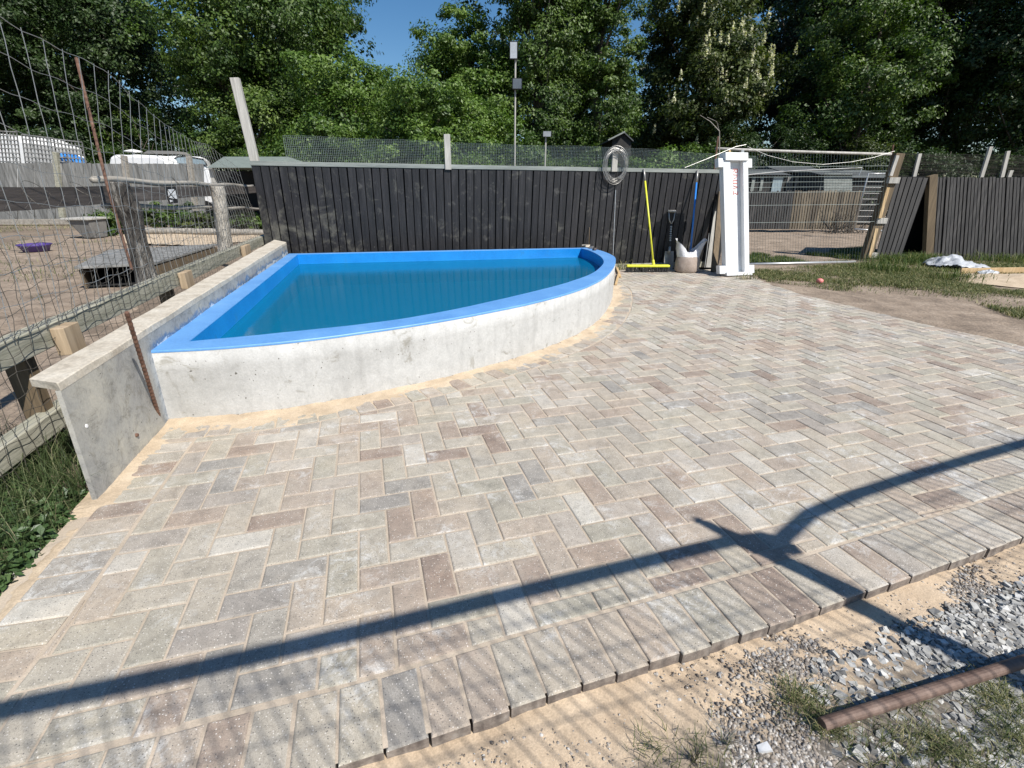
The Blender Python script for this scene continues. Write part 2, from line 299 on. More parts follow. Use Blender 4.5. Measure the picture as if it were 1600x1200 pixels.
Mt['white'] = surf('white_paint', [(.3, (.66, .68, .69)), (.7, (.78, .79, .79))], 5, rough=.5, bs=.1, bd=.002, speck=.08, dirt=((.45, .44, .40), 9, .64, .80))
Mt['whitebody'] = gl('white_bodywork', (.78, .78, .77), .35, 0, .03)
Mt['glass'] = gl('window_glass', (.25, .32, .36), .08)
Mt['yellow'] = gl('yellow_plastic', (.66, .66, .05), .4); Mt['bristle'] = gl('black_bristles', (.015, .015, .015), .8)
Mt['bluep'] = gl('blue_handle', (.03, .20, .60), .35); Mt['steel'] = gl('worn_steel', (.38, .37, .35), .45, .6)
Mt['black'] = gl('black_plastic', (.018, .018, .02), .45); Mt['red'] = gl('red_marker', (.62, .10, .06), .6)
Mt['bag'] = surf('clear_plastic_bag', [(.3, (.50, .50, .51)), (.7, (.75, .75, .77))], 10, rough=.25, bs=.6, bd=.01, speck=.1)
Mt['bagsand'] = surf('bag_full_of_sand', [(.3, (.30, .235, .19)), (.7, (.43, .355, .30))], 8, rough=.45, bs=.5, bd=.008, speck=.15)
Mt['sheet'] = surf('crumpled_polythene', [(.3, (.30, .32, .34)), (.7, (.58, .60, .62))], 9, rough=.35, bs=.6, bd=.01, speck=.1)
Mt['tarp'] = gl('blue_tarpaulin', (.04, .22, .60), .4); Mt['purple'] = gl('purple_plastic', (.075, .045, .20), .4)
Mt['pink'] = gl('pink_rubber', (.70, .22, .2), .5); Mt['green_roof'] = gl('grey_green_roof_felt', (.16, .19, .17), .8)
Mt['shedwall'] = wood('shade_darkened_shed_boards', [(.3, (.014, .014, .014)), (.7, (.035, .033, .031))], ax=2)  # board colour darkened for the shade the sheds stand in
Mt['shedroof'] = gl('shade_darkened_roof_sheet', (.07, .077, .08), .8); Mt['dark'] = gl('painted_deep_shade', (.008, .008, .008), .9)  # roof grey darkened for shade; near-black stands in for shade in openings and gaps
Mt['lampglass'] = gl('lamp_glass', (.62, .66, .70), .15)
Mt['plate'] = gl('grey_stone', (.16, .155, .145), .8)
Mt['capconc'] = surf('pale_cement_capping', [(.3, (.38, .33, .26)), (.5, (.52, .47, .385)), (.75, (.60, .56, .48))], 7, (1, 1, 1), rough=.9, bs=.6, bd=.004, dirt=((.27, .24, .19), 16, .60, .74))

m = Mt['blackboard']; t = m.node_tree; b = t.nodes['Principled BSDF']; src = b.inputs['Base Color'].links[0].from_socket; v = coords(t)
geo = nd(t, 'ShaderNodeNewGeometry'); sp = nd(t, 'ShaderNodeSeparateXYZ'); t.links.new(geo.outputs['Position'], sp.inputs[0])
mr = nd(t, 'ShaderNodeMapRange'); t.links.new(sp.outputs[0], mr.inputs[0]); mr.inputs[1].default_value = -1.9; mr.inputs[2].default_value = -3.5; mr.inputs[3].default_value = 0; mr.inputs[4].default_value = .16
mz = nd(t, 'ShaderNodeMapRange'); t.links.new(sp.outputs[2], mz.inputs[0]); mz.inputs[1].default_value = 1.3; mz.inputs[2].default_value = .5; mz.inputs[3].default_value = .1; mz.inputs[4].default_value = 1
mm = nd(t, 'ShaderNodeMath', operation='MULTIPLY'); t.links.new(mr.outputs[0], mm.inputs[0]); t.links.new(mz.outputs[0], mm.inputs[1])
na = noise(t, v, 4, 8, .75, .5); ma = nd(t, 'ShaderNodeMath', operation='ADD'); t.links.new(na, ma.inputs[0]); t.links.new(mm.outputs[0], ma.inputs[1])
c = mix(t, ramp(t, ma.outputs[0], [(.57, 0.), (.72, .6)]), src, (.15, .145, .12))
nb = noise(t, v, 26, 5, .8, .4); nc = noise(t, v, 2.2, 3); c = mix(t, mix(t, 1, ramp(t, nb, [(.64, 0.), (.69, .8)]), ramp(t, nc, [(.5, 0.), (.62, 1.)]), 'MULTIPLY'), c, (.24, .24, .23))
t.links.new(c, b.inputs['Base Color'])

# ------------------------------------------------------------------ scatter helpers
def in_poly(P, poly):
    x, y = P[:, 0], P[:, 1]; r = np.zeros(len(P), bool); n = len(poly)
    for i in range(n):
        x1, y1 = poly[i]; x2, y2 = poly[(i+1) % n]
        c = ((y1 > y) != (y2 > y)) & (x < (x2-x1)*(y-y1)/((y2-y1) if y2 != y1 else 1e-9)+x1); r ^= c
    return r
def sample_poly(poly, n):
    poly = [(p[0], p[1]) for p in poly]; lo = np.min(poly, 0); hi = np.max(poly, 0); out = np.zeros((0, 2))
    while len(out) < n:
        P = lo+(hi-lo)*rng.random((max(n*2, 200), 2)); out = np.vstack([out, P[in_poly(P, poly)]])
    return out[:n]
def gpoly(pts, z=0): return [tuple(G(x, y, z))[:2] for x, y in pts]
def vnoise(P, s, seed=0):                      # cheap smooth 2-D noise, 0..1
    a = np.zeros(len(P)); q = np.random.default_rng(seed); amp = 1; tot = 0
    for o in range(4):
        for k in range(3):
            th = q.random()*6.283; ph = q.random()*6.283; fq = s*(1.9**o)*(.8+.4*q.random())
            a += amp*np.sin(P[:, 0]*np.cos(th)*fq+P[:, 1]*np.sin(th)*fq+ph+1.3*np.sin(P[:, 1]*fq*.7+k)); tot += amp
        amp *= .6
    return .5+.5*a/tot*1.6
def blades(name, P, h, wd, mat, parent=None, lean=.5, z0=-.03, kind='stuff', label=None, cat=None, hv=.4, P3=None):
    n = len(P); th = rng.random(n)*6.283; hh = h*(1-hv+2*hv*rng.random(n)); ln = lean*hh*(.3+rng.random(n)); wd = wd*(.7+.6*rng.random(n))
    b = np.c_[P, np.full(n, z0)] if P.shape[1] == 2 else P; d = np.c_[np.cos(th), np.sin(th), np.zeros(n)]; s = np.c_[-np.sin(th), np.cos(th), np.zeros(n)]*wd[:, None]/2
    mid = b+d*(ln*.3)[:, None]; mid[:, 2] += hh*.62; tip = b+d*ln[:, None]; tip[:, 2] += hh*(1-.3*rng.random(n))
    V = np.stack([b-s, b+s, mid+s*.8, mid-s*.8, tip+s*.08, tip-s*.08], 1).reshape(-1, 3); i = np.arange(n)[:, None]*6
    Fq = np.vstack([i+[0, 1, 2, 3], i+[3, 2, 4, 5]]); r = rng.random(n)
    o = mesh_np(name, V, Fq, mat, parent, np.r_[r, r])
    if parent is None: setp(o, label, cat, kind=kind)
    return o
CUBE = np.array([(-1, -1, -1), (1, -1, -1), (1, 1, -1), (-1, 1, -1), (-1, -1, 1), (1, -1, 1), (1, 1, 1), (-1, 1, 1)])*.62; CUF = np.array([(3, 2, 1), (3, 1, 0), (4, 5, 6), (4, 6, 7), (0, 1, 5), (0, 5, 4), (1, 2, 6), (1, 6, 5), (2, 3, 7), (2, 7, 6), (3, 0, 4), (3, 4, 7)])
def stones(name, P, z, smin, smax, mat, flat=.6, ang=False, parent=None, label=None, cat=None, kind='stuff', power=2.5):
    phi = (1+5**.5)/2; ico = np.array([(-1, phi, 0), (1, phi, 0), (-1, -phi, 0), (1, -phi, 0), (0, -1, phi), (0, 1, phi), (0, -1, -phi), (0, 1, -phi), (phi, 0, -1), (phi, 0, 1), (-phi, 0, -1), (-phi, 0, 1)])/1.9
    fi = np.array([(0, 11, 5), (0, 5, 1), (0, 1, 7), (0, 7, 10), (0, 10, 11), (1, 5, 9), (5, 11, 4), (11, 10, 2), (10, 7, 6), (7, 1, 8), (3, 9, 4), (3, 4, 2), (3, 2, 6), (3, 6, 8), (3, 8, 9), (4, 9, 5), (2, 4, 11), (6, 2, 10), (8, 6, 7), (9, 8, 1)])
    n = len(P); s = smin+(smax-smin)*rng.random(n)**power; ax = np.c_[s*(.8+.5*rng.random(n)), s*(.55+.4*rng.random(n)), s*(flat*(.5+.5*rng.random(n)))]
    if ang: ico, fi = CUBE, CUF
    nv_, nf_ = len(ico), len(fi)
    V = ico[None]*(1+(.36 if ang else .12)*(rng.random((n, nv_, 3))-.5)*2)*ax[:, None, :]*(.62 if ang else .5)
    a = rng.random(n)*6.283; tl = (rng.random(n)-.5)*(1.0 if ang else .6); ca, sa, ct, st = np.cos(a), np.sin(a), np.cos(tl), np.sin(tl)
    x, y, zz = V[..., 0], V[..., 1], V[..., 2]; x, zz = x*ct[:, None]+zz*st[:, None], -x*st[:, None]+zz*ct[:, None]
    V = np.stack([x*ca[:, None]-y*sa[:, None], x*sa[:, None]+y*ca[:, None], zz], -1); V[..., :2] += P[:, None, :2]; V[..., 2] += (z if np.isscalar(z) else z[:, None])+ax[:, None, 2]*.22
    o = mesh_np(name, V.reshape(-1, 3), (fi[None]+np.arange(n)[:, None, None]*nv_).reshape(-1, 3), mat, parent, np.repeat(rng.random(n), nf_), smooth=not ang)
    if parent is None: setp(o, label, cat, kind=kind)
    return o
def leaves_np(C, N, size, asp=.55, droop=.2):
    """rhombus leaves at C facing roughly N"""
    n = len(C); N = N/np.linalg.norm(N, axis=1)[:, None]; q = rng.normal(size=(n, 3)); T = q-N*(q*N).sum(1)[:, None]; T /= np.linalg.norm(T, axis=1)[:, None]; B = np.cross(N, T)
    L = (size*(.6+.8*rng.random(n)))[:, None]
    V = np.stack([C-T*L*.5, C+B*L*asp*.5-N*L*droop*.3, C+T*L*.5-N*L*droop, C-B*L*asp*.5-N*L*droop*.3], 1).reshape(-1, 3)
    return V, np.arange(4*n).reshape(-1, 4)

# ================================================================== GROUND
mb = MB(); mb.add([(-150, -60, -.052), (150, -60, -.052), (150, 150, -.052), (-150, 150, -.052)], [(0, 1, 2, 3)])
mb.build('ground', Mt['soil'], kind='structure')
def patch(name, poly, z, mat, amp=.01, fr=6, nx=140, seed=1, kind='structure', edge=.0):
    """grid sheet over a polygon with real bumps; dips below its surroundings at a ragged outline"""
    P = np.array([(p[0], p[1]) for p in poly]); lo, hi = P.min(0)-edge, P.max(0)+edge; ny = max(8, int(nx*(hi[1]-lo[1])/(hi[0]-lo[0])))
    X, Yy = np.meshgrid(np.linspace(lo[0], hi[0], nx), np.linspace(lo[1], hi[1], ny)); Q = np.c_[X.ravel(), Yy.ravel()]
    n = len(poly); d = np.full(len(Q), 1e9)
    for i in range(n):
        a, b_ = P[i], P[(i+1) % n]; ab = b_-a; tt = np.clip(((Q-a)@ab)/(ab@ab+1e-12), 0, 1); d = np.minimum(d, np.linalg.norm(Q-a-tt[:, None]*ab, axis=1))
    ins = in_poly(Q, P); sd = np.where(ins, d, -d)
    Z = z+amp*(vnoise(Q, fr, seed)-.5)+amp*.5*(vnoise(Q, fr*5, seed+1)-.5); Z = np.where(sd < 0, Z+np.maximum(sd, -.2)*.5, Z)
    keep = sd > -edge-.001; idx = np.arange(nx*ny).reshape(ny, nx); f = np.stack([idx[:-1, :-1], idx[:-1, 1:], idx[1:, 1:], idx[1:, :-1]], -1).reshape(-1, 4)
    f = f[keep[f].all(1)]; return setp(mesh_np(name, np.c_[Q, Z], f, mat, smooth=True), kind=kind)

# ---- paving
UN, YAW, OX, OY = .10556, .2864, -5.632, 14.242
cy_, sy_ = math.cos(YAW), math.sin(YAW)
def g2w(u, v): return (UN*(cy_*u-sy_*v+OX), UN*(sy_*u+cy_*v+OY))
edge_in = [(-1.36, .60)]+[tuple(G(*p))[:2] for p in ((349, 1118), (562, 1064), (800, 993), (1158, 896), (1600, 762))]+[(3.35, 2.22), (4.6, 2.72)]
left_in = [tuple(G(*p))[:2] for p in ((320, 660), (285, 712), (127, 940))]+[(-1.27, .60)]
left_in[0] = (left_in[0][0]-.01, left_in[0][1]+.1)
fence_ln = [tuple(F0+FD*s_+FN*.04)[:2] for s_ in (0, 9)]
right_e = [tuple(G(*p))[:2] for p in ((1172, 432), (1250, 459), (1340, 480), (1440, 505), (1530, 524), (1600, 541))]+[(4.62, 3.2), (4.6, 2.72)]
rim_pts = [tuple(G(x, y, .42))[:2] for x, y in ((228, 548), (320, 544), (400, 538), (500, 527.5), (600, 514), (680, 502), (750, 489), (800, 479.5), (850, 468), (890, 457), (925, 444), (947, 431), (960, 415), (962, 405))]
e_ = F0+FD*4.62; rim_pts += [(1.315, 6.35), (1.25, 6.92), (1.11, 7.24)]
def smooth_curve(P, n):                         # chord-length Catmull-Rom resample
    P = np.array(P); P2 = np.vstack([2*P[0]-P[1], P, 2*P[-1]-P[-2]]); out = []
    for i in range(1, len(P2)-2):
        for t_ in np.linspace(0, 1, 12, endpoint=False):
            a, b_, c_, d_ = P2[i-1:i+3]; out.append(.5*((2*b_)+(-a+c_)*t_+(2*a-5*b_+4*c_-d_)*t_*t_+(-a+3*b_-3*c_+d_)*t_**3))
    out.append(P[-1]); out = np.array(out); s_ = np.r_[0, np.cumsum(np.linalg.norm(np.diff(out, axis=0), axis=1))]; q = np.linspace(0, s_[-1], n)
    return np.c_[np.interp(q, s_, out[:, 0]), np.interp(q, s_, out[:, 1])]
# a gentle polynomial smoothing so the wall reads as one sweep
rim_o = smooth_curve(rim_pts, 90)
for _ in range(6): rim_o[1:-1] = .25*rim_o[:-2]+.5*rim_o[1:-1]+.25*rim_o[2:]
def offs(C, d):                                  # offset a curve to its right (outwards)
    T = np.gradient(C, axis=0); T /= np.linalg.norm(T, axis=1)[:, None]; return C+np.c_[T[:, 1], -T[:, 0]]*d
pool_course_out = offs(rim_o, .235)
def clip(poly, a, b_, gap=0.0):                  # keep the part of a convex polygon to the left of a->b
    nx_, ny_ = -(b_[1]-a[1]), (b_[0]-a[0]); L = math.hypot(nx_, ny_); nx_, ny_ = nx_/L, ny_/L
    dd = [(p[0]-a[0])*nx_+(p[1]-a[1])*ny_-gap for p in poly]; out = []
    for i in range(len(poly)):
        j = (i+1) % len(poly)
        if dd[i] >= 0: out.append(poly[i])
        if (dd[i] >= 0) != (dd[j] >= 0):
            t_ = dd[i]/(dd[i]-dd[j]); out.append((poly[i][0]+(poly[j][0]-poly[i][0])*t_, poly[i][1]+(poly[j][1]-poly[i][1])*t_))
    return out
def nearest_seg(C, p):
    best = None
    for i in range(len(C)-1):
        a, b_ = np.array(C[i]), np.array(C[i+1]); ab = b_-a; t_ = max(0, min(1, float((np.array(p)-a)@ab/(ab@ab)))); d = float(np.linalg.norm(np.array(p)-a-ab*t_))
        if best is None or d < best[0]: best = (d, C[i], C[i+1])
    return best
def area(p): return .5*abs(sum(p[i][0]*p[(i+1) % len(p)][1]-p[(i+1) % len(p)][0]*p[i][1] for i in range(len(p))))
def inset(poly, d):
    c_ = poly
    n = len(poly); out = list(poly)
    A = sum(poly[i][0]*poly[(i+1) % n][1]-poly[(i+1) % n][0]*poly[i][1] for i in range(n))
    P = poly if A > 0 else poly[::-1]; out = list(P)
    for i in range(n): out = clip(out, P[i], P[(i+1) % n], d)
    return out
pv, pf, pr, pm = [], [], [], []
def block(poly, rnd=None, z=0.0, side=.05, g=.0032):
    A = sum(poly[i][0]*poly[(i+1) % len(poly)][1]-poly[(i+1) % len(poly)][0]*poly[i][1] for i in range(len(poly)))
    if A < 0: poly = poly[::-1]
    # outer, bevel, top rings by scaling every edge inwards
    o = inset(poly, g)
    if len(o) < 3 or area(o) < .0005: return
    cx_ = sum(p[0] for p in o)/len(o); cyy = sum(p[1] for p in o)/len(o); n = len(o)
    # drop doubled points
    q = [o[0]]
    for p in o[1:]:
        if math.hypot(p[0]-q[-1][0], p[1]-q[-1][1]) > .003: q.append(p)
    if math.hypot(q[0][0]-q[-1][0], q[0][1]-q[-1][1]) < .003: q.pop()
    o = q; n = len(o)
    if n < 3: return
    def ring(d):
        out = []
        for i in range(n):
            p0, p1, p2 = o[i-1], o[i], o[(i+1) % n]
            e1 = (p1[0]-p0[0], p1[1]-p0[1]); e2 = (p2[0]-p1[0], p2[1]-p1[1]); l1, l2 = math.hypot(*e1), math.hypot(*e2)
            n1 = (-e1[1]/l1, e1[0]/l1); n2 = (-e2[1]/l2, e2[0]/l2); k = 1+n1[0]*n2[0]+n1[1]*n2[1]
            k = max(k, .5); out.append((p1[0]+(n1[0]+n2[0])*d/k, p1[1]+(n1[1]+n2[1])*d/k))
        return out
    tx, ty, tz = random.gauss(0, .006), random.gauss(0, .006), z+random.gauss(0, .0007)
    base = len(pv)
    for rg, dz in ((o, -side), (o, -.0045), (ring(.0022), -.0016), (ring(.006), 0)):
        for x, y in rg: pv.append((x, y, tz+dz+((x-cx_)*tx+(y-cyy)*ty)))
    r = random.random() if rnd is None else rnd
    for k in range(3):
        for i in range(n):
            a = base+k*n+i; b_ = base+k*n+(i+1) % n; pf.append((a, b_, b_+n, a+n)); pr.append(r); pm.append(1 if k == 0 else 0)
    pf.append(tuple(base+3*n+i for i in range(n))); pr.append(r); pm.append(0)
region = [tuple(x) for x in edge_in[:-1]]+[(4.6, 2.72)]+[tuple(x) for x in right_e[::-1][1:]]+[tuple((F0+FD*7.2+FN*.05)[:2]), tuple((F0+FD*4.5)[:2])]+[tuple(x) for x in pool_course_out[::-1]]+[tuple(x) for x in left_in]
edge_l = edge_in; left_l = left_in; right_l = right_e[::-1]
def lay(c4):
    cx_ = sum(p[0] for p in c4)/4; cyy = sum(p[1] for p in c4)/4
    if not (-2.2 < cx_ < 4.9 and .4 < cyy < 8): return
    p = list(c4)
    for C, sgn, nm in ((edge_l, 1, 'e'), (left_l, 1, 'l'), (right_l, 1, 'r')):
        d, a, b_ = nearest_seg(C, (cx_, cyy))
        if nm == 'l' and cyy > 2.7: continue
        if nm == 'r' and cyy < 2.6: continue
        p = clip(p, a, b_, .003)
        if len(p) < 3: return
    d, a, b_ = nearest_seg(pool_course_out[2:], (cx_, cyy)); p = clip(p, b_, a, .003)
    if len(p) < 3: return
    p = clip(p, fence_ln[1], fence_ln[0], .0)
    if len(p) < 3 or area(p) < .0012: return
    block(p)
for k in range(-40, 60):
    for m_ in range(-40, 40):
        j = k-2+4*m_                              # upright block (k, j)
        if -60 < j < 60: lay([g2w(k, j), g2w(k+1, j), g2w(k+1, j+2), g2w(k, j+2)])
        j = k+1+4*m_
        if -60 < j < 60: lay([g2w(k, j), g2w(k+2, j), g2w(k+2, j+1), g2w(k, j+1)])
def course(C, side_out, width, z=0.0, rad=.2, start=0, jitter=.004):
    C = np.array(C); s_ = np.r_[0, np.cumsum(np.linalg.norm(np.diff(C, axis=0), axis=1))]; n = int((s_[-1]-start)/width)
    def at(q): return np.array([np.interp(q, s_, C[:, 0]), np.interp(q, s_, C[:, 1])])
    for i in range(n):
        a, b_ = at(start+i*width), at(start+(i+1)*width); T = (b_-a)/np.linalg.norm(b_-a); N = np.array([T[1], -T[0]])*side_out
        a0, b0 = at(max(0, start+i*width-.15)), at(start+i*width+.15); Ta = (b0-a0)/np.linalg.norm(b0-a0); Na = np.array([Ta[1], -Ta[0]])*side_out
        a1, b1 = at(start+(i+1)*width-.15), at(min(s_[-1], start+(i+1)*width+.15)); Tb = (b1-a1)/np.linalg.norm(b1-a1); Nb = np.array([Tb[1], -Tb[0]])*side_out
        jt = random.gauss(0, jitter); R_ = rad+jt
        block([tuple(a+Na*.003), tuple(b_+Nb*.003), tuple(b_+Nb*R_), tuple(a+Na*R_)], z=z+random.gauss(0, .0012))
course(edge_in, 1, .1045, rad=.205, jitter=.003)
course(left_in, -1*-1 if False else 1, .1045, rad=.2)
course(rim_o, 1, .1045, rad=.232, start=.06)
mbp = bpy.data.meshes.new('paving'); mbp.from_pydata(pv, [], pf); a_ = mbp.attributes.new('rnd', 'FLOAT', 'FACE'); a_.data.foreach_set('value', np.array(pr, dtype=np.float32))
mbp.polygons.foreach_set('material_index', pm); setp(link('paving', mbp, [Mt['paver'], Mt['blockside']]), kind='structure')
# bedding that shows between the blocks
bed = [tuple(p) for p in offs(np.array(edge_in), .192)]+[(4.7, 2.6)]+[tuple(x) for x in right_e[::-1][1:]]+[(3.7, 8.0), (1.9, 7.8)]+[tuple(x) for x in rim_o[::-1]]+[(-1.97, 2.40), (-1.9, 2.15), (-1.78, 1.6), (-1.68, 1.2), (-1.58, .80), (-1.5, .42)]
mb = MB(); mb.add([(x, y, -.0042) for x, y in bed], [tuple(range(len(bed)))]); mb.build('joint_sand', Mt['joint'], kind='structure')
def strip(name, C, prof, mat, n=260, seed=3, kind='structure', amp=.006, outside=1, fr=14, name_taper=False):
    """drift of sand along a curve: prof = [(offset, z)]"""
    C = smooth_curve(C, n); rows = []
    T = np.gradient(C, axis=0); T /= np.linalg.norm(T, axis=1)[:, None]; N = np.c_[T[:, 1], -T[:, 0]]*outside
    offs_ = np.interp(np.linspace(0, 1, 22), np.linspace(0, 1, len(prof)), [p[0] for p in prof]); zs = np.interp(offs_, [p[0] for p in prof], [p[1] for p in prof])
    wv = vnoise(C, 2.6, seed)[:, None]
    V = C[:, None]+N[:, None]*(offs_[None, :, None]*(.45+1.1*wv[..., None])); Q = V.reshape(-1, 2)
    Z = np.tile(zs, n)+amp*(vnoise(Q, fr, seed+1)-.5)+amp*.5*(vnoise(Q, 60, seed+2)-.5)
    Z = Z-.03*np.repeat(np.clip(1-np.minimum(np.arange(n), n-1-np.arange(n))/(n*.12), 0, 1)**2*(1 if name_taper else 0), 22)
    k = 22; idx = np.arange(n*k).reshape(n, k); f = np.stack([idx[:-1, :-1], idx[1:, :-1], idx[1:, 1:], idx[:-1, 1:]], -1).reshape(-1, 4)
    return setp(mesh_np(name, np.c_[Q, Z], f, mat, smooth=True), kind=kind)
strip('sand_drift', rim_o[:-8], [(-.01, .014), (.05, .006), (.10, .001), (.20, -.006)], Mt['sand'], 500, amp=.009, fr=24)
wall_foot = [tuple(G(255, 658))[:2], tuple(G(200, 722))[:2], tuple(G(150, 782))[:2], tuple(G(120, 817))[:2]]
strip('sand_drift', wall_foot, [(-.05, .012), (.02, .007), (.06, .002), (.13, -.007)], Mt['sand'], 260, 9, outside=-1, fr=26, name_taper=True)
strip('sand_drift', [tuple(G(125, 811))[:2], tuple(G(60, 885))[:2], tuple(G(0, 955))[:2], tuple(G(-60, 1030))[:2]], [(-.05, -.012), (.0, -.002), (.025, -.001), (.05, -.008)], Mt['sand'], 200, 12, outside=-1, fr=30, name_taper=True)
# ---- foreground ground: sand and grit, slightly lower than the blocks
out_edge = offs(np.array(edge_in), .2); in_edge = offs(np.array(edge_in), .10)
fg = [tuple(p) for p in in_edge]+[(4.9, 2.4), (3.4, -.5), (-1.5, -.5)]
patch('sand_and_grit', fg, -.038, Mt['fore'], .018, 9, 420)
rd = gpoly([(1172, 434), (1250, 460), (1340, 481), (1440, 506), (1530, 525), (1600, 542)])+[(4.75, 2.6), (9, 3.2), (10.5, 8.6), (8.2, 9.2), (4.2, 8.2)]
patch('dirt_strip', rd, -.014, Mt['dirt'], .03, 3, 200, edge=.1)
lw = gpoly([(5, 949), (125, 811), (150, 782)])+[(-1.95, 1.7), (-3.3, 1.9), (-3, .3)]
patch('planting_edge', lw, -.02, Mt['dirt'], .03, 5, 90)
yard = gpoly([(0, 380), (160, 352), (420, 362), (405, 385), (235, 440)])+[(-2.6, 2.2), (-8, 2)]
patch('yard_dirt', yard, -.03, Mt['dirt'], .05, 2, 150, edge=.2)
mb = MB(); mb.add([(-80, 20.5, -.045), (80, 19, -.045), (120, 140, -.045), (-120, 140, -.045)], [(0, 1, 2, 3)]); mb.build('woodland_floor', Mt['dark_soil'], kind='structure')
ry = gpoly([(1160, 405), (1165, 357), (1390, 358), (1600, 380)])+[(14, 11), (9, 10), (4, 8)]
patch('paddock_soil', ry, -.02, Mt['dirt'], .05, 1.5, 120, edge=.2)

# ================================================================== POOL
pool = empty('raised_pond', (-.4, 4.5, 0), 'raised concrete pond with blue painted rim and curved front wall', 'pond')
ZR, ZW, ZB = .42, .292, .0
outer = np.vstack([rim_o]); Lw = W0+WN*.0
far_l = np.array((F0+FD*.36+FN*.02)[:2]); near_l = np.array(rim_o[0])
inner_c = smooth_curve([tuple(G(x, y, ZR))[:2] for x, y in ((295, 533), (400, 523.5), (500, 513), (600, 502), (680, 489), (750, 474.5), (800, 463), (850, 451), (890, 440), (925, 427), (941, 414), (943, 407), (936, 399), (920, 391), (908, 388))], 90)
for _ in range(4): inner_c[1:-1] = .25*inner_c[:-2]+.5*inner_c[1:-1]+.25*inner_c[2:]
in_bl = np.array(G(465, 397, ZR)[:2])
far_out_l = np.array((-2.93, 6.43)); far_out_r = np.array((1.07, 7.28))
# outer concrete skin, following the rim curve
n = len(rim_o); zs = [-.06, 0, .1, .2, .3, .408]; V = []; 
for i, p in enumerate(rim_o):
    for z in zs: V.append((p[0], p[1], z))
k = len(zs); idx = np.arange(n*k).reshape(n, k); f = np.stack([idx[:-1, :-1], idx[1:, :-1], idx[1:, 1:], idx[:-1, 1:]], -1).reshape(-1, 4)
ow = offs(rim_o, -.10); V2 = [(p[0], p[1], .408) for p in ow]; base = len(V); V += V2
f2 = [(i*k+k-1, (i+1)*k+k-1, base+i+1, base+i) for i in range(n-1)]
mesh_np('outer_wall', V, np.vstack([f, f2]), Mt['concrete'], pool, smooth=True)
# expansion joint in the wall, sunk hairline filled dark
jp = G(843, 546); ji = int(np.argmin(np.linalg.norm(rim_o-np.array(jp[:2]), axis=1))); jt = rim_o[ji+1]-rim_o[ji-1]; jt /= np.linalg.norm(jt); jn = np.array([jt[1], -jt[0]])
mb = MB(); c0 = rim_o[ji]+jn*.0012; mb.beam((c0[0], c0[1], .0), (c0[0], c0[1], .406), .003, .003); mb.build('joint_line', Mt['plate'], pool)
mb = MB(); a, b_ = Vector((far_out_l[0]+.03, far_out_l[1]-.035, .17)), Vector((far_out_r[0]-.02, far_out_r[1]-.035, .17)); mb.beam(a, b_, .05, .46); mb.build('back_wall', Mt['concrete'], pool)
# rim: ring between outer curve and inner outline
Nn = 160
def resamp(P, n_):
    P = np.array(P); s_ = np.r_[0, np.cumsum(np.linalg.norm(np.diff(P, axis=0), axis=1))]; q = np.linspace(0, s_[-1], n_); return np.c_[np.interp(q, s_, P[:, 0]), np.interp(q, s_, P[:, 1])]
wo = offs(rim_o, .0015)
def ring(o_parts, i_parts, counts):
    O = np.vstack([resamp(p, c)[:-1] for p, c in zip(o_parts, counts)]); I = np.vstack([resamp(p, c)[:-1] for p, c in zip(i_parts, counts)]); return O, I
O, I = ring([wo, [wo[-1], far_out_r], [far_out_r, far_out_l], [far_out_l, wo[0]]], [inner_c, [inner_c[-1], inner_c[-1]+np.array([-.001, .001])], [inner_c[-1]+np.array([-.001, .001]), in_bl], [in_bl, inner_c[0]]], [100, 4, 50, 50])
nn = len(O); V = []; wob = .0025*(vnoise(O, 9, 5)-.5)
for z_, Rg in ((ZR-.014, O), (ZR-.005, O), (ZR, O*.985+I*.015), (ZR, I*.985+O*.015), (ZR-.006, I)):
    for q in range(nn): V.append((Rg[q, 0], Rg[q, 1], z_+wob[q]))
f = []
for lv in range(4):
    for q in range(nn): q2 = (q+1) % nn; f.append((lv*nn+q, lv*nn+q2, (lv+1)*nn+q2, (lv+1)*nn+q))
mesh_np('rim', V, f, Mt['rim'], pool, smooth=False)
# basin: inner walls with a ledge, floor
cen = I.mean(0)
def shrink(C, d):
    T = np.roll(C, -1, 0)-np.roll(C, 1, 0); T /= np.linalg.norm(T, axis=1)[:, None]; Nv = np.c_[-T[:, 1], T[:, 0]]; return C+Nv*d
I1 = shrink(I, .0); I2 = shrink(I, .015)
for _ in range(3): I2 = .25*np.roll(I2, 1, 0)+.5*I2+.25*np.roll(I2, -1, 0)
V = []; prof = [(I, ZR-.005), (I, .28), (I, .272), (I2, .262), (I2, .25), (I2, ZB)]
for Rg, z_ in prof:
    for q in range(nn): V.append((Rg[q, 0], Rg[q, 1], z_))
f = []
for lv in range(len(prof)-1):
    for q in range(nn): q2 = (q+1) % nn; f.append((lv*nn+q, lv*nn+q2, (lv+1)*nn+q2, (lv+1)*nn+q))
me = bpy.data.meshes.new('basin'); o0 = wloc(pool); me.from_pydata([(a-o0.x, b_-o0.y, c_-o0.z) for a, b_, c_ in V], [], f+[tuple((len(prof)-1)*nn+q for q in range(nn))]); link('basin', me, Mt['basin'], pool)
me = bpy.data.meshes.new('water'); WI = shrink(I, -.002); me.from_pydata([(a-o0.x, b_-o0.y, ZW-o0.z) for a, b_ in WI], [], [tuple(range(nn))]); link('water', me, Mt['water'], pool)

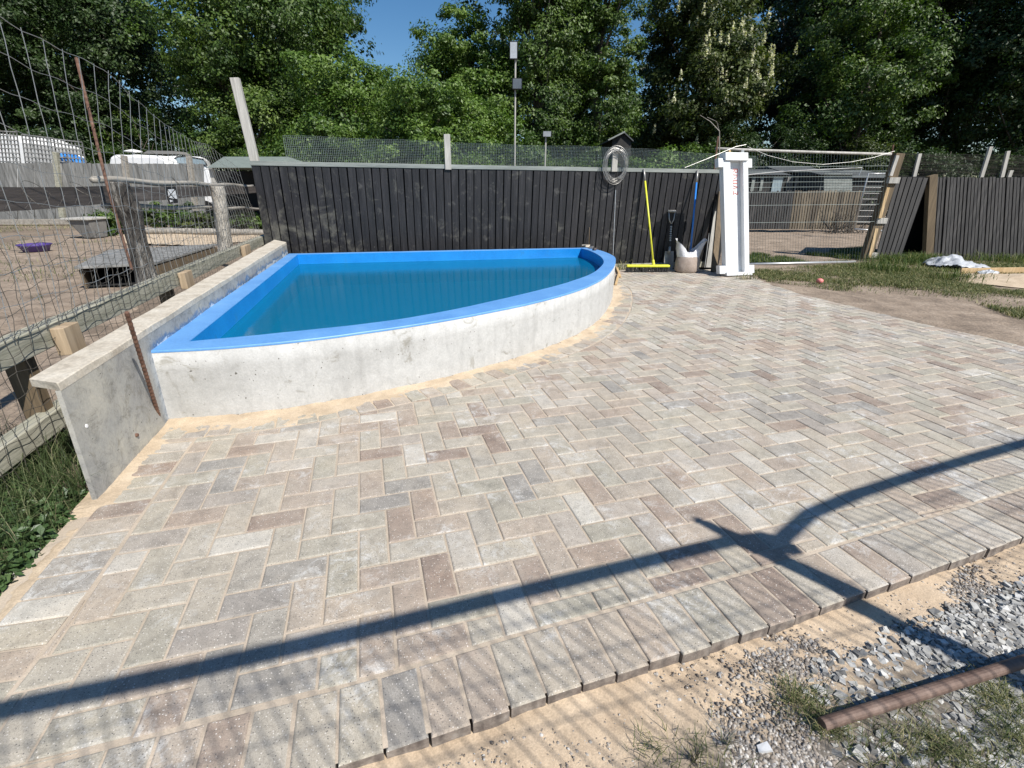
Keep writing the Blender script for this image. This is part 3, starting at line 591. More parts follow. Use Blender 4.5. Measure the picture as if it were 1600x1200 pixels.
# ================================================================== LEFT CONCRETE WALL
wall = empty('concrete_wall', tuple(W0), 'weathered concrete retaining wall along the left side of the pond', 'wall')
Wn = G(152, 783); Wn = Vector((Wn.x, Wn.y, 0)); nr = W0+WD*(-.76)
TOPS = G(90, 598, .54); TOPE = G(447, 378, .54)
mb = MB(); 
pts = []
A0, B0 = Vector((G(152, 783).x, G(152, 783).y, -.03)), W0+Vector((0, 0, -.03)); C0 = W0+WD*4.15+Vector((0, 0, -.03))
C0 = Vector((TOPE.x, TOPE.y, -.03))
for (a, b_) in ((A0, C0),):
    lft = -WN*.018
    t0 = Vector((TOPS.x, TOPS.y, .508)); t1 = Vector((TOPE.x, TOPE.y, .508)); nseg = 30; 
    for i in range(nseg):
        s0, s1 = i/nseg, (i+1)/nseg; p0, p1 = a.lerp(b_, s0), a.lerp(b_, s1); q0, q1 = t0.lerp(t1, s0), t0.lerp(t1, s1)
        mb.add([p0, p1, q1, q0], [(0, 1, 2, 3)]); mb.add([p0+lft, p1+lft, q1+lft, q0+lft], [(3, 2, 1, 0)])
    mb.add([a, a+lft, t0+lft, t0], [(3, 2, 1, 0)]); mb.add([b_, b_+lft, t1+lft, t1], [(0, 1, 2, 3)])
mb.build('wall_slab', Mt['wall'], wall)
mb = MB(); c0 = G(45, 591, .54); c1 = G(428, 374.5, .54); 
tn0, tn1 = Vector((TOPS.x, TOPS.y, .54))+WN*.001, Vector((TOPE.x, TOPE.y, .54))+WN*.001; N_ = 24; prev = None
for i in range(N_+1):
    s_ = i/N_; a = c0.lerp(c1, s_); b_ = tn0.lerp(tn1, s_); dz = Vector((0, 0, .0025*math.sin(i*2.1)+.001*math.sin(i*5.7)))
    cur = [a+Vector((0, 0, -.034)), b_+Vector((0, 0, -.034)), b_+dz-Vector((0, 0, .004)), b_+dz-WN*.006, a+dz+WN*.005, a-Vector((0, 0, .004))]
    if prev: mb.add(prev+cur, [(j, (j+1) % 6, (j+1) % 6+6, j+6) for j in range(6)])
    if i in (0, N_): mb.add(cur, [tuple(range(6)) if i == 0 else tuple(range(5, -1, -1))])
    prev = cur
mb.build('wall_capping', Mt['capconc'], wall)
for px_, py_ in ((130, 666), (211, 680)):       # form tie knobs on the slab face
    p = onplane(px_, py_, A0, (TOPE-TOPS), -.002); mb = MB(); mb.tube([p, p+WN*.014], [.011, .008], 8); mb.build('tie_plug', Mt['whitebody'] if px_ < 150 else Mt['stake'], wall)
# steel stake leaning on the wall
mb = MB(); a, b_ = G(248, 664)+WN*.014, Y(198, 488, 2.06); pts = [a.lerp(b_, i/60) for i in range(61)]
mb.tube(pts, [.0105 if i % 2 else .0085 for i in range(61)], 8)
mb.build('reinforcing_bar', Mt['stake'], label='rusty ribbed steel bar leaning on the corner of the pond wall', cat='steel bar', origin=tuple(a))
# sleepers (two beams) + packers
sf = empty('sleeper_barrier', tuple(lp(200, 480)*1), 'low barrier of two green grey timber beams behind the pond wall', 'timber barrier')
def lbeam(x0, y0, x1, y1, h, w_, off, name, mat, par, m2=None):
    a, b_ = lp(x0, y0, off), lp(x1, y1, off); mb = MB(); N_ = 10; prev = None
    a = a-(b_-a).normalized()*.9
    for i in range(N_):
        p, q = a.lerp(b_, i/N_), a.lerp(b_, (i+1)/N_); mb.beam(p-Vector((0, 0, h/2))-WN*(w_/2), q-Vector((0, 0, h/2))-WN*(w_/2), w_, h)
    return mb.build(name, mat, par)
def longbeam(a, b_, w_, h, name, mat, par, bev=.004):
    mb = MB(); mb.beam(a, b_, w_, h); return mb.build(name, mat, par, bevel=bev)
a, b_ = lp(0, 538), lp(427, 363); a2 = a-(b_-a).normalized()*1.2
longbeam(a2-WN*.04-Vector((0, 0, .055)), b_-WN*.04-Vector((0, 0, .055)), .08, .11, 'beam', Mt['beam'], sf)
a, b_ = lp(0, 706), lp(90, 637); d_ = (b_-a); d_.z = 0; d_.normalize(); za = (a.z+b_.z)/2
longbeam(Vector((a.x, a.y, za-.05))-d_*1.0-WN*.04, Vector((a.x, a.y, za-.05))+d_*4.6-WN*.04, .08, .10, 'beam', Mt['beam'], sf)
for x_, y0_ in ((40, 590), (262, 465), (415, 385)):
    p = lp(x_, y0_, .085); mb = MB(); mb.beam(Vector((p.x, p.y, -.05)), Vector((p.x, p.y, .56)), .09, .07, upv=tuple(WD)); mb.build('post', Mt['oldwood'], sf, bevel=.003)
for i, (x0, x1, yt, lab) in enumerate(((80, 118, 508, 'chunky sawn timber offcut wedged nearest the camera behind the pond wall'), (279, 297, 424, 'small orange timber offcut wedged halfway along the pond wall'), (376, 389, 383, 'small timber offcut wedged at the fence end of the pond wall'))):
    p, q = lp(x0, yt, -.035), lp(x1, yt, -.035); wd = (q-p).length*.72; c_ = (p+q)/2; hh = .14 if i == 0 else .13
    mb = MB(); mb.beam(Vector((c_.x, c_.y, c_.z-hh)), c_, wd, .06 if i == 0 else .05, upv=tuple(WN))
    mb.build('timber_offcut', Mt['offcut'], bevel=.004, label=lab, cat='timber block', group='timber blocks behind the pond wall', origin=(c_.x, c_.y, c_.z-hh))

# ================================================================== LEFT FENCES
rf = empty('rail_fence', tuple(lp(235, 425, .14).to_2d().to_3d()), 'old brown rail fence with a split gnarled post behind the pond wall', 'fence')
def gnarled(name, pts, radii, mat, seed):
    """rough post along pts"""
    P = smooth_curve([(p.x, p.y) for p in pts], 40); Z = np.interp(np.linspace(0, 1, 40), np.linspace(0, 1, len(pts)), [p.z for p in pts]); rr = np.interp(np.linspace(0, 1, 40), np.linspace(0, 1, len(radii)), radii)
    k = 18; V = []
    for i in range(40):
        for j in range(k):
            a = 6.283*j/k; r_ = rr[i]*(1+.10*math.sin(3*a+i*.05+seed)+.07*math.sin(7*a+i*.08)+.03*math.sin(i*.9+2*a)+.05*math.sin(11*a-i*.04)); V.append((P[i, 0]+math.cos(a)*r_, P[i, 1]+math.sin(a)*r_, Z[i]))
    f = [(i*k+j, i*k+(j+1) % k, (i+1)*k+(j+1) % k, (i+1)*k+j) for i in range(39) for j in range(k)]
    me = bpy.data.meshes.new(name); o0 = wloc(rf); me.from_pydata([(a-o0.x, b-o0.y, c-o0.z) for a, b, c in V], [], f+[tuple(39*k+j for j in range(k))]); me.polygons.foreach_set('use_smooth', [True]*(len(f)+1)); return link(name, me, mat, rf)
p = [lp(232, 445, .15), lp(218, 388, .15), lp(206, 340, .15), lp(196, 310, .15), lp(186, 284, .15)]
gnarled('post', p, [.075, .064, .064, .086, .062, .058], Mt['gnarl'], 1)
p = [lp(352, 398, .16), lp(350, 385, .15), lp(342, 335, .15), lp(339, 291, .15)]
gnarled('post', p, [.075, .072, .07, .07], Mt['pole'], 4)
def lrail(x0, y0, x1, y1, wd, off, name, mat, ext=.0, rnd_=False):
    a, b_ = lp(x0, y0, off), lp(x1, y1, off); d = (b_-a).normalized(); a = a-d*ext; mb = MB()
    if rnd_:
        n_ = 24; mb.tube([a.lerp(b_, i/n_)+Vector((0, 0, .008*math.sin(i*.8))) for i in range(n_+1)], [wd*(1+.12*math.sin(i*1.3)) for i in range(n_+1)], 8); return mb.build(name, mat, rf, smooth=True)
    N_ = 14
    for i in range(N_): p_, q_ = a.lerp(b_, i/N_), a.lerp(b_, (i+1)/N_); o1, o2 = .004*math.sin(i*1.9), .004*math.sin((i+1)*1.9); mb.beam(p_+Vector((0, 0, o1)), q_+Vector((0, 0, o2)), .04, wd*(1-.28*i/N_), h2=wd*(1-.28*(i+1)/N_))
    return mb.build(name, mat, rf)
a, b_ = lp(0, 311, .22), lp(404, 296, .22); hl = lp(0, 291, .22).z-lp(0, 331, .22).z
lrail(0, 311, 404, 296, hl, .22, 'rail', Mt['rail'], .8)
lrail(145, 281, 395, 291, .022, .22, 'pole_rail', Mt['pole'], 0, True)
lrail(162, 322, 412, 326, .018, .26, 'pole_rail', Mt['pole'], 0, True)
# little black and white sign on the rail
sg = empty('rail_sign', tuple(lp(268, 305, .195)), 'small black plate with white triangles fixed to the brown rail', 'sign')
q = [lp(x, y, .197) for x, y in ((257, 292), (274.5, 291.5), (279, 317), (265, 318.5))]; mb = MB(); mb.prism([q[3], q[2], q[1], q[0]], -WN*.006)
mb.build('plate', Mt['black'], sg)
for tri in (((262, 296), (272.5, 295.5), (267, 303)), ((262.5, 298), (266, 303.5), (264, 307)), ((274, 297), (268, 304), (273.5, 310), (277, 311)), ((264.5, 309), (267.5, 305.5), (272, 310.5)), ((265.5, 312), (271, 314), (266.5, 316))):
    t_ = [lp(x, y, .1945) for x, y in tri]; mb = MB(); mb.prism(t_[::-1], -WN*.0015); mb.build('white_mark', Mt['whitebody'], sg)
# stock netting
net = empty('stock_netting', tuple(lp(120, 560)), 'sagging galvanised stock netting standing above the timber beams', 'wire netting')
a0, d0 = lp(0, 538), WD
top = [(-140, -60), (-60, 5), (0, 45), (60, 76), (120, 106), (170, 152), (220, 187), (262, 205), (300, 221), (345, 226), (386, 262)]
tp = [lp(x, y, -.01) for x, y in top]; s_of = lambda p: (Vector((p.x, p.y, 0))-Vector((a0.x, a0.y, 0))).dot(WD)
ts = [s_of(p) for p in tp]; tz = [p.z for p in tp]
def npt(s, z, k=0): 
    wv = .03*math.sin(s*1.6+z*2)+.008*math.sin(s*5+z*3); q = Vector((a0.x, a0.y, 0))+WD*s+WN*(.012+max(0, z-.62)*.12*math.sin(s*1.1)+wv*max(0, min(1, (z-.6)*3))); q.z = z; return q
top_z = lambda s: float(np.interp(s, ts, tz))
mb = MB(); s = -1.2; smax = ts[-1]+.05; k = 0
while s < smax:                                # uprights
    zt = top_z(s); zz = np.linspace(.60, zt, 14); pass
    mb.tube([npt(s+(z-.5)*.05*math.sin(s*1.3)+.004*math.sin(z*23+k*2), z, k) for z in zz], .0016, 4, caps=False); s += .125+random.uniform(-.012, .012); k += 1
for lv in (0, .09, .19, .29, .40, .52, .64, .76, .88, 1.0):
    ss = np.arange(-1.2, smax, .06); mb.tube([npt(q, .62+(top_z(q)-.62)*lv+.005*math.sin(q*21+lv*9), lv) for q in ss], .0019 if lv in (0, 1.0) else .0016, 4, caps=False)
mb.build('upper_mesh', Mt['wire'], net)
mb = MB(); s = -1.2; k = 0
while s < smax:                                # closer, rusty lower netting
    mb.tube([npt(s+.012*math.sin(z*25+k*2), z, k)+WN*.006 for z in np.linspace(.01, .98+.05*math.sin(s*3), 14)], .0013, 4, caps=False); s += .075; k += 1
for z in np.arange(.04, 1.0, .085):
    mb.tube([npt(q, z+.012*math.sin(q*23+z*31), 0)+WN*.008 for q in np.arange(-1.2, smax, .05)], .0013, 4, caps=False)
# ragged chicken wire above the beam
for i in range(46):
    s = -1.1+i*.13; pts = []
    for j in range(16): z = .62+j*.04; pts.append(npt(s+.045*((-1)**j)*(.5+.5*random.random()), z+.01*math.sin(i), i)-WN*.02)
    if s < smax-.2: mb.tube(pts, .001, 3, caps=False)
mb.build('lower_mesh', Mt['darkwire'], net)
for i in range(5):                             # loose loops of tying wire
    c0 = lp(random.uniform(60, 380), random.uniform(285, 330), .05); r_ = random.uniform(.05, .14); ph = random.random()*6
    mb = MB(); mb.tube([c0+WD*(r_*math.cos(t_+ph))+Vector((0, 0, r_*.8*math.sin(t_*1.1)))-WN*.05*math.sin(t_) for t_ in np.linspace(0, 5, 18)], .0016, 4); mb.build('tie_wire', Mt['darkwire'], net)
mb = MB(); a, b_ = lp(168, 292, -.02), lp(119, 90, -.02); n_ = 50; mb.tube([a.lerp(b_, i/n_)-Vector((0, 0, 0)) for i in range(n_+1)], [.0095 if i % 2 else .008 for i in range(n_+1)], 7)
mb.tube([a, a-Vector((0, 0, .5))], .0085, 7); mb.build('rusty_stake', Mt['stake'], label='thin rusty steel stake holding up the stock netting beside the split post', cat='stake', origin=tuple(a-Vector((0, 0, .5))))
# tall grey square post at the corner
mb = MB(); b_, t_ = onplane(398, 250, F0, FD, .09), onplane(367, 122, F0, FD, .09); dv = (t_-b_).normalized()
bb = b_-dv*1.5; mb.beam(bb, t_, .105, .08, upv=tuple(FN)); mb.build('tall_post', Mt['palepost'], bevel=.004, label='tall pale square post leaning left at the corner of the black fence', cat='post', origin=tuple(bb))

# ================================================================== BACK FENCE
bf = empty('board_fence', tuple(F0), 'long fence of upright black stained boards behind the pond', 'fence')
Llen = (G(1119, 416)-F0).to_2d().length
def ftop(s): return 1.525-.03*s/Llen
mb = MB(); s = .0; i = 0; lean0 = -.02
while s < Llen:
    wd = .108+random.uniform(-.005, .005); zt = ftop(s)-.03; ln = .012+random.uniform(-.004, .004)+.05*(s/Llen); g = .011+random.random()*.004
    p = F0+FD*s; q = F0+FD*(s+wd-g); o1 = FN*(.002+random.random()*.007); o2 = FN*(.002+random.random()*.004); sh = FD*ln; th = FN*-.018
    A = [p+o1, q+o2, q+o2+th, p+o1+th]; B = [v+Vector((0, 0, zt))+sh for v in A]; A = [v+Vector((0, 0, -.02)) for v in A]
    mb.hexa(A, B); s += wd; i += 1
mb.build('boards', Mt['blackboard'], bf, bevel=.003)
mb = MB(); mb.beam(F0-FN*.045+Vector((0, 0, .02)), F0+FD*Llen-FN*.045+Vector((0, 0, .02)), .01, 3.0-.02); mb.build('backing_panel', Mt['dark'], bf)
mb = MB(); a = F0+Vector((0, 0, ftop(0)-.012)); b_ = F0+FD*Llen+Vector((0, 0, ftop(Llen)-.012)); mb.beam(a-FN*.01, b_-FN*.01, .05, .055); mb.build('capping_rail', Mt['capgrey'], bf, bevel=.003)
a, b_ = bp(915, 418, -.012), bp(1118, 424, -.012); mb = MB(); mb.beam(Vector((a.x, a.y, .04)), Vector((b_.x, b_.y, .04)), .02, .09); mb.build('gravel_board', Mt['beam'], bf, bevel=.003)
for x, y in ((698, 210), (961, 236)):
    t_ = bp(x, y, .0); mb = MB(); w_ = .085; mb.beam(Vector((t_.x, t_.y, ftop(3)-.05))-FN*-.012, t_-FN*-.012, w_, .045, upv=tuple(FN)); mb.build('post', Mt['palepost'], bf, bevel=.003)
# netting on top of it
mb = MB(); s0 = .45; s1 = Llen+.45
ntop = lambda s: float(np.interp(s, [0, 2, 3.5, 5.2, 7.2], [1.86, 1.83, 1.80, 1.80, 1.72]))
s = s0; i = 0
while s < s1:
    p = F0+FD*s-FN*.045; mb.tube([Vector((p.x, p.y, ftop(s)-.02)), Vector((p.x, p.y, (ftop(s)+ntop(s))/2))+FD*.003*math.sin(i), Vector((p.x, p.y, ntop(s)+.004*math.sin(i*.8)))], .0019, 3, caps=False); s += .024; i += 1
for lv in np.linspace(0, 1, 17):
    mb.tube([Vector(((F0+FD*q-FN*.046).x, (F0+FD*q-FN*.046).y, ftop(q)+(ntop(q)-ftop(q))*lv+.006*math.sin(q*5+lv*4))) for q in np.arange(s0, s1, .12)], .0016, 3, caps=False)
mb.build('top_netting', Mt['greenwire'], bf)
# coil of wire hung on the fence top
cc = bp(961, 256, -.05); mb = MB()
for i in range(13):
    rx, rz = (.165+random.uniform(-.028, .02)), (.215+random.uniform(-.03, .025)); ox, oz = random.uniform(-.02, .02), random.uniform(-.02, .02)
    if i > 9: rx, rz = rx*1.15, rz*1.2
    mb.tube([cc+FD*(ox+rx*math.cos(t_))+Vector((0, 0, oz+rz*math.sin(t_)-.02))+FN*(.035*math.cos(t_*2+i)*.5+.004*i) for t_ in np.linspace(0, 6.283, 40)], .0032, 5, caps=False)
mb.build('wire_coil', Mt['steel'], label='coil of shiny fencing wire hung over a post of the black fence', cat='wire coil', origin=tuple(cc))
# ---- tools
def leaning(pxb, pyb, pxt, pyt, offb, offt=-.012): 
    b_ = G(pxb, pyb) if offb is None else bp(pxb, pyb, -offb); t_ = bp(pxt, pyt, offt); return b_, t_
br = empty('broom', tuple(G(1012, 424)), 'broom with a bright yellow handle and wide head leaning on the black fence', 'broom')
hb = G(1012, 425); b_ = Vector((hb.x, hb.y, .10)); tt = bp(1006, 264, -.025); j_ = b_.lerp(tt, .94*.98); hd = FD
ht = Y(1020, 416, hb.y); ht = Vector((ht.x, ht.y, ht.z)); cen_ = Y(1010, 420, hb.y+.0)
cen_ = Vector((hb.x+.03, hb.y, .085)); hp = Y(1021, 417, cen_.y); hp = Vector((hp.x, cen_.y, .10)); j_ = hp.lerp(tt, .88)
mb = MB(); mb.tube([hp, j_], .014, 10); mb.build('handle', Mt['yellow'], br, smooth=True)
mb = MB(); mb.tube([j_, tt], .0145, 10); mb.build('handle_end', Mt['steel'], br, smooth=True)
wl, wr = G(977, 424), G(1043, 424); cl = Vector((wl.x, cen_.y, .095)); cr = Vector((wr.x, cen_.y+.02, .095))
mb = MB(); mb.beam(cl, cr, .075, .035); mb.tube([hp-Vector((0, 0, .0)), hp+(j_-hp).normalized()*.09], .022, 10); mb.build('head', Mt['yellow'], br, bevel=.008)
mb = MB()
for i in range(420):
    t_ = rng.random(); p = cl.lerp(cr, t_)+Vector((0, rng.uniform(-.032, .032), -.015)); mb.tube([p, p+Vector((rng.uniform(-.03, .012), rng.uniform(-.02, .012)-.015, -.078))], .0035, 3)
mb.build('bristles', Mt['bristle'], br)
sp = empty('spade', tuple(G(1045, 420)), 'muddy spade with a D shaped handle leaning on the black fence', 'spade')
b_ = G(1044, 421); b_.z = .0; tt = bp(1050, 330, -.03); ax = (tt-b_).normalized(); sd = ax.cross(FN).normalized()
p0 = b_+ax*.28; p1 = b_+(tt-b_)*.78; mb = MB(); n_ = 24; mb.tube([p0.lerp(p1, i/n_) for i in range(n_+1)], [.016+.002*math.sin(i*2.3) for i in range(n_+1)], 10); mb.build('shaft', Mt['black'], sp, smooth=True)
mb = MB(); prev = None
for i in range(7):
    a = p0.lerp(p1, .4+i*.08); mb.tube([a, a+ax*.02+sd*.0015], .0195, 8)
mb.build('worn_tape', Mt['steel'], sp)
mb = MB(); top_ = tt; hw = .065
mb.tube([p1, p1.lerp(top_, .35)+sd*hw*.6, top_+sd*hw*.85], .009, 8); mb.tube([p1, p1.lerp(top_, .35)-sd*hw*.6, top_-sd*hw*.85], .009, 8); mb.build('yoke', Mt['steel'], sp, smooth=True)
mb = MB(); mb.tube([top_-sd*hw, top_+sd*hw], .017, 10); mb.build('grip', Mt['palepost'], sp, smooth=True)
mb = MB(); fn = sd.cross(ax).normalized(); rows = []
for i in range(8):
    u = i/7; wd = .085*(1 if u > .15 else .8+u); row = []
    for j in range(7): v = (j/6-.5)*2; row.append(b_+ax*(.01+u*.28)+sd*(wd*v*(1-.12*max(0, u-.75)*4))+fn*(-.018*(1-v*v))+(-ax*.012*v*v if i == 0 else Vector((0, 0, 0))))
    rows.append(row)
vv = [p for r_ in rows for p in r_]; ff = [(i*7+j, i*7+j+1, (i+1)*7+j+1, (i+1)*7+j) for i in range(7) for j in range(6)]
mb.add(vv, ff); mb.add([p+fn*.003 for p in vv], [f[::-1] for f in ff]); mb.tube([b_+ax*.24, b_+ax*.36], .02, 10); mb.build('blade', Mt['steel'], sp, smooth=True)
bl = empty('blue_pole', tuple(G(1077, 424)), 'tool with a long blue handle standing in the sand bag against the fence', 'tool handle')
b_ = G(1076, 425); b_.z = .02; tt = bp(1090, 266, -.03); m_ = b_.lerp(tt, .88); mb = MB(); mb.tube([b_.lerp(tt, .15), m_], .0135, 10); mb.build('handle', Mt['bluep'], bl, smooth=True)
mb = MB(); mb.tube([m_, tt], .0145, 10); mb.build('handle_end', Mt['steel'], bl, smooth=True); mb = MB(); mb.tube([b_, b_.lerp(tt, .15)], .012, 8); mb.build('socket', Mt['steel'], bl)
for (xb, yb, xt, yt, rr_, lab, mt) in ((957, 418, 962, 297, .006, 'thin pale rod leaning on the black fence under the wire coil', 'galv'), (1101, 418, 1108, 364, .008, 'short grey stick leaning on the fence in the shadow of the white channel', 'steel'), (920, 388, 921, 355, .005, 'very thin twig standing behind the pond rim against the black fence', 'oldwood')):
    a, b_ = bp(xb, yb, -.12), bp(xt, yt, -.02); a.z = max(a.z, 0); mb = MB(); mb.tube([a, b_], rr_, 7); mb.build('stick', Mt[mt], label=lab, cat='stick', origin=tuple(a))
# bag of sand
bc = G(1072, 425); sb = empty('sand_bag', (bc.x, bc.y, 0), 'open clear plastic bag half full of sand at the foot of the black fence', 'bag')
k = 28; V = []; prof = [(.0, 0), (.15, .0), (.175, .03), (.18, .12), (.17, .2), (.155, .245)]
def bagring(r_, z, j, amp): 
    a = 6.283*j/k; rr_ = r_*(1+amp*math.sin(5*a+z*20)+amp*.6*math.sin(11*a-z*33)); return (bc.x+rr_*math.cos(a)*1.08, bc.y+rr_*math.sin(a)*.75, z)
for r_, z in prof: V += [bagring(r_, z, j, .025) for j in range(k)]
f = [(i*k+j, i*k+(j+1) % k, (i+1)*k+(j+1) % k, (i+1)*k+j) for i in range(len(prof)-1) for j in range(k)]; mb = MB(); mb.add(V, f); mb.build('filled_part', Mt['bagsand'], sb, smooth=True)
V = []; zs_ = [.235, .28, .33, .39, .45]
for i, z in enumerate(zs_):
    for j in range(k):
        a = 6.283*j/k; u = i/4; lift = (.5+.5*math.cos(2*a))**1.3; x, y_, zz = bagring(.157+.035*u*lift-.05*u*(1-lift), z, j, .03+.06*u); V.append((x+.03*u*math.cos(a)*lift, y_, .235+(z-.235)*(.35+.95*lift)+.012*u*math.sin(7*a)))
f = [(i*k+j, i*k+(j+1) % k, (i+1)*k+(j+1) % k, (i+1)*k+j) for i in range(len(zs_)-1) for j in range(k)]; mb = MB(); mb.add(V, f); mb.build('open_neck', Mt['bag'], sb, smooth=True)
# white channel
wb, wt = G(1145, 430), Y(1141, 246, 7.62); wc = empty('white_channel', (wb.x, wb.y, 0), 'tall white painted steel channel with end plates standing at the end of the black fence', 'steel channel')
wb.z = .0; ax = (wt-wb).normalized(); Lc = (wt-wb).length; sd = FD; fr_ = sd.cross(ax).normalized()
if fr_.y > 0: fr_ = -fr_
def cbox(name, x0, x1, d0, d1, l0, l1, mat, tx=0):
    mb = MB(); c = lambda x, d, l: wb+sd*(x*(1+tx*l/Lc))+fr_*d+ax*l
    mb.hexa([c(x0, d0, l0), c(x1, d0, l0), c(x1, d1, l0), c(x0, d1, l0)], [c(x0, d0, l1), c(x1, d0, l1), c(x1, d1, l1), c(x0, d1, l1)]); return mb.build(name, mat, wc, bevel=.004)
cbox('flange', -.185, -.07, .0, .10, .05, Lc-.06, Mt['white']); cbox('flange', .135, .215, 0, .10, .05, Lc-.06, Mt['white'])
cbox('web', -.07, .135, .0, .022, .05, Lc-.06, Mt['white'])
cbox('end_plate', -.16, .20, -.02, .125, Lc-.06, Lc+.045, Mt['white']); cbox('end_plate', -.19, .245, -.02, .13, 0, .05, Mt['white'])
for x0, x1, l0, l1 in ((-.26, -.187, Lc-.15, Lc-.03), (.217, .28, Lc-.15, Lc-.03), (-.29, -.187, .03, .15), (.217, .30, .03, .15)): cbox('lug', x0, x1, .01, .10, l0, l1, Mt['white'])
cbox('peg', -.06, -.03, .03, .06, Lc+.045, Lc+.09, Mt['newwood'])
mb = MB()
def stroke(pts): mb.tube([wb+sd*x+fr_*.0245+ax*l for x, l in pts], .0045, 4)
for gi, gl_ in enumerate(([(0, 0), (1, 0), (1, .8), (.5, .8), (.5, .2), (0, .8)], [(0, 0), (1, .1), (.6, .8), (.2, .9)], [(1, 0), (0, .1), (0, .8), (1, .8)], [(0, 0), (1, .4), (0, .8)], [(1, 0), (.9, .9), (.4, .5), (0, .9), (.1, 0)])):
    stroke([(.02+.075*x, Lc-.16-.075*gi-.055*l) for x, l in gl_])
mb.build('red_lettering', Mt['red'], wc)
mb = MB(); a, b_ = G(1122, 427), bp(1127, 300, -.04); a.z = 0; a = a+FN*-.12; mb.beam(a, b_, .10, .03, upv=tuple(FN)); mb.build('loose_plank', Mt['oldwood'], bevel=.003, label='brown plank leaning in the shade behind the white channel', cat='plank', origin=tuple(a))
mb = MB(); a = bp(1107, 418, -.10); a.z = 0; b_ = bp(1120, 330, -.02); mb.beam(a, b_, .10, .012, upv=tuple(FN)); mb.build('loose_board', Mt['palepost'], bevel=.002, label='pale narrow board in the dark corner beside the brown plank', cat='board', origin=tuple(a))
# rocks on the rim, timber scraps, weeds
rb = G(915, 386, ZR)
for i, (px_, py_, s_, lab, mt) in enumerate(((916, 383, .075, 'pale stone resting on the far corner of the blue rim', 'capconc'), (924, 386, .06, 'dark lump of rubble on the far corner of the blue rim', 'plate'), (929, 389, .045, 'small dark pebble lowest on the far corner of the blue rim', 'rustpipe'))):
    p = G(px_, py_, ZR+.02); o = stones('stone', np.array([[p.x, p.y]]), ZR+.004, s_*1.3, s_*1.31, Mt[mt], .8, True); o.location = (0, 0, 0); setp(o, lab, 'stone', 'stones on the pond rim'); del o['kind']
for (x0, y0, x1, y1, lab) in ((962, 446, 967, 428, 'thin timber offcut lying against the right end of the pond wall'), (969, 434, 963, 418, 'second thin timber offcut behind the first at the pond wall')):
    a, b_ = G(x0, y0), G(x1, y1, .02); mb = MB(); mb.beam(a+Vector((0, 0, .012)), b_+Vector((0, 0, .012)), .03, .022); mb.build('timber_scrap', Mt['newwood'], bevel=.002, label=lab, cat='timber offcut', origin=tuple(a))

# ================================================================== GATE SEEN ONLY BY ITS SHADOW (it stands behind and right of the camera)
gt = empty('field_gate', (2.17, .2, 0), 'tall steel mesh gate whose shadow crosses the paving', 'gate')
def up_(x, y, L): g = G(x, y); return g+Vector((math.sin(AZ)*L, -math.cos(AZ)*L, L*math.tan(EL)))
Lb = 1.75
mb = MB(); a, b_ = up_(0, 1110, Lb), up_(1140, 845, Lb); d = (b_-a).normalized(); mb.tube([a-d*.5, a, up_(300, 1047, Lb), up_(600, 978, Lb), up_(850, 916, Lb), b_, up_(1200, 838, Lb)], .026, 12); mb.build('top_rail', Mt['galv'], gt, smooth=True)
tp_ = up_(1090, 812, 1.98); pb = Vector((tp_.x, tp_.y, -.05)); mb = MB(); mb.tube([pb, tp_-Vector((0, 0, .5)), tp_-Vector((0, 0, .18)), tp_], [.042, .04, .036, .02], 12); mb.build('gate_post', Mt['stake'], gt, smooth=True)
mb = MB(); mb.tube([up_(x, y, Lb) for x, y in ((1222, 842), (1265, 803), (1340, 771), (1440, 739), (1600, 692))]+[up_(1800, 640, Lb)], .026, 12); mb.build('top_rail', Mt['galv'], gt, smooth=True)
mb = MB(); c_ = up_(1212, 850, Lb); mb.box(c_.x-.05, c_.y-.03, c_.z-.05, c_.x+.05, c_.y+.03, c_.z+.06); mb.build('latch', Mt['black'], gt, bevel=.01)
mb = MB(); A1, B1 = a-d*.5, up_(1200, 838, Lb); Lg = (B1-A1).length; n_ = int(Lg/.05)
for i in range(n_):
    p = A1.lerp(B1, i/n_); mb.tube([Vector((p.x, p.y, .05)), p], .0023, 4, caps=False)
for z in np.arange(.2, 1.9, .20): mb.tube([Vector((A1.x, A1.y, z)), Vector((B1.x, B1.y, z))], .0021, 4, caps=False)
C1, D1 = up_(1265, 803, Lb), up_(1800, 640, Lb); n_ = int((D1-C1).length/.05)
for i in range(n_):
    p = C1.lerp(D1, i/n_); mb.tube([Vector((p.x, p.y, .05)), p], .0023, 4, caps=False)
for z in np.arange(.2, 1.9, .20): mb.tube([Vector((C1.x, C1.y, z)), Vector((D1.x, D1.y, z))], .0021, 4, caps=False)
mb.build('mesh_infill', Mt['galv'], gt)
# rusty pipe on the ground
a, b_ = G(1284, 1131, -.01), G(1610, 1031, .01); a.z, b_.z = -.012, .012; mb = MB(); n_ = 30; b2 = b_+(b_-a).normalized()*.9
mb.tube([a.lerp(b2, i/n_) for i in range(n_+1)], .0155, 16); mb.build('rusty_pipe', Mt['rustpipe'], smooth=False, bevel=.002, label='rusty steel pipe lying on the gravel beside the paving', cat='pipe', origin=tuple(a))

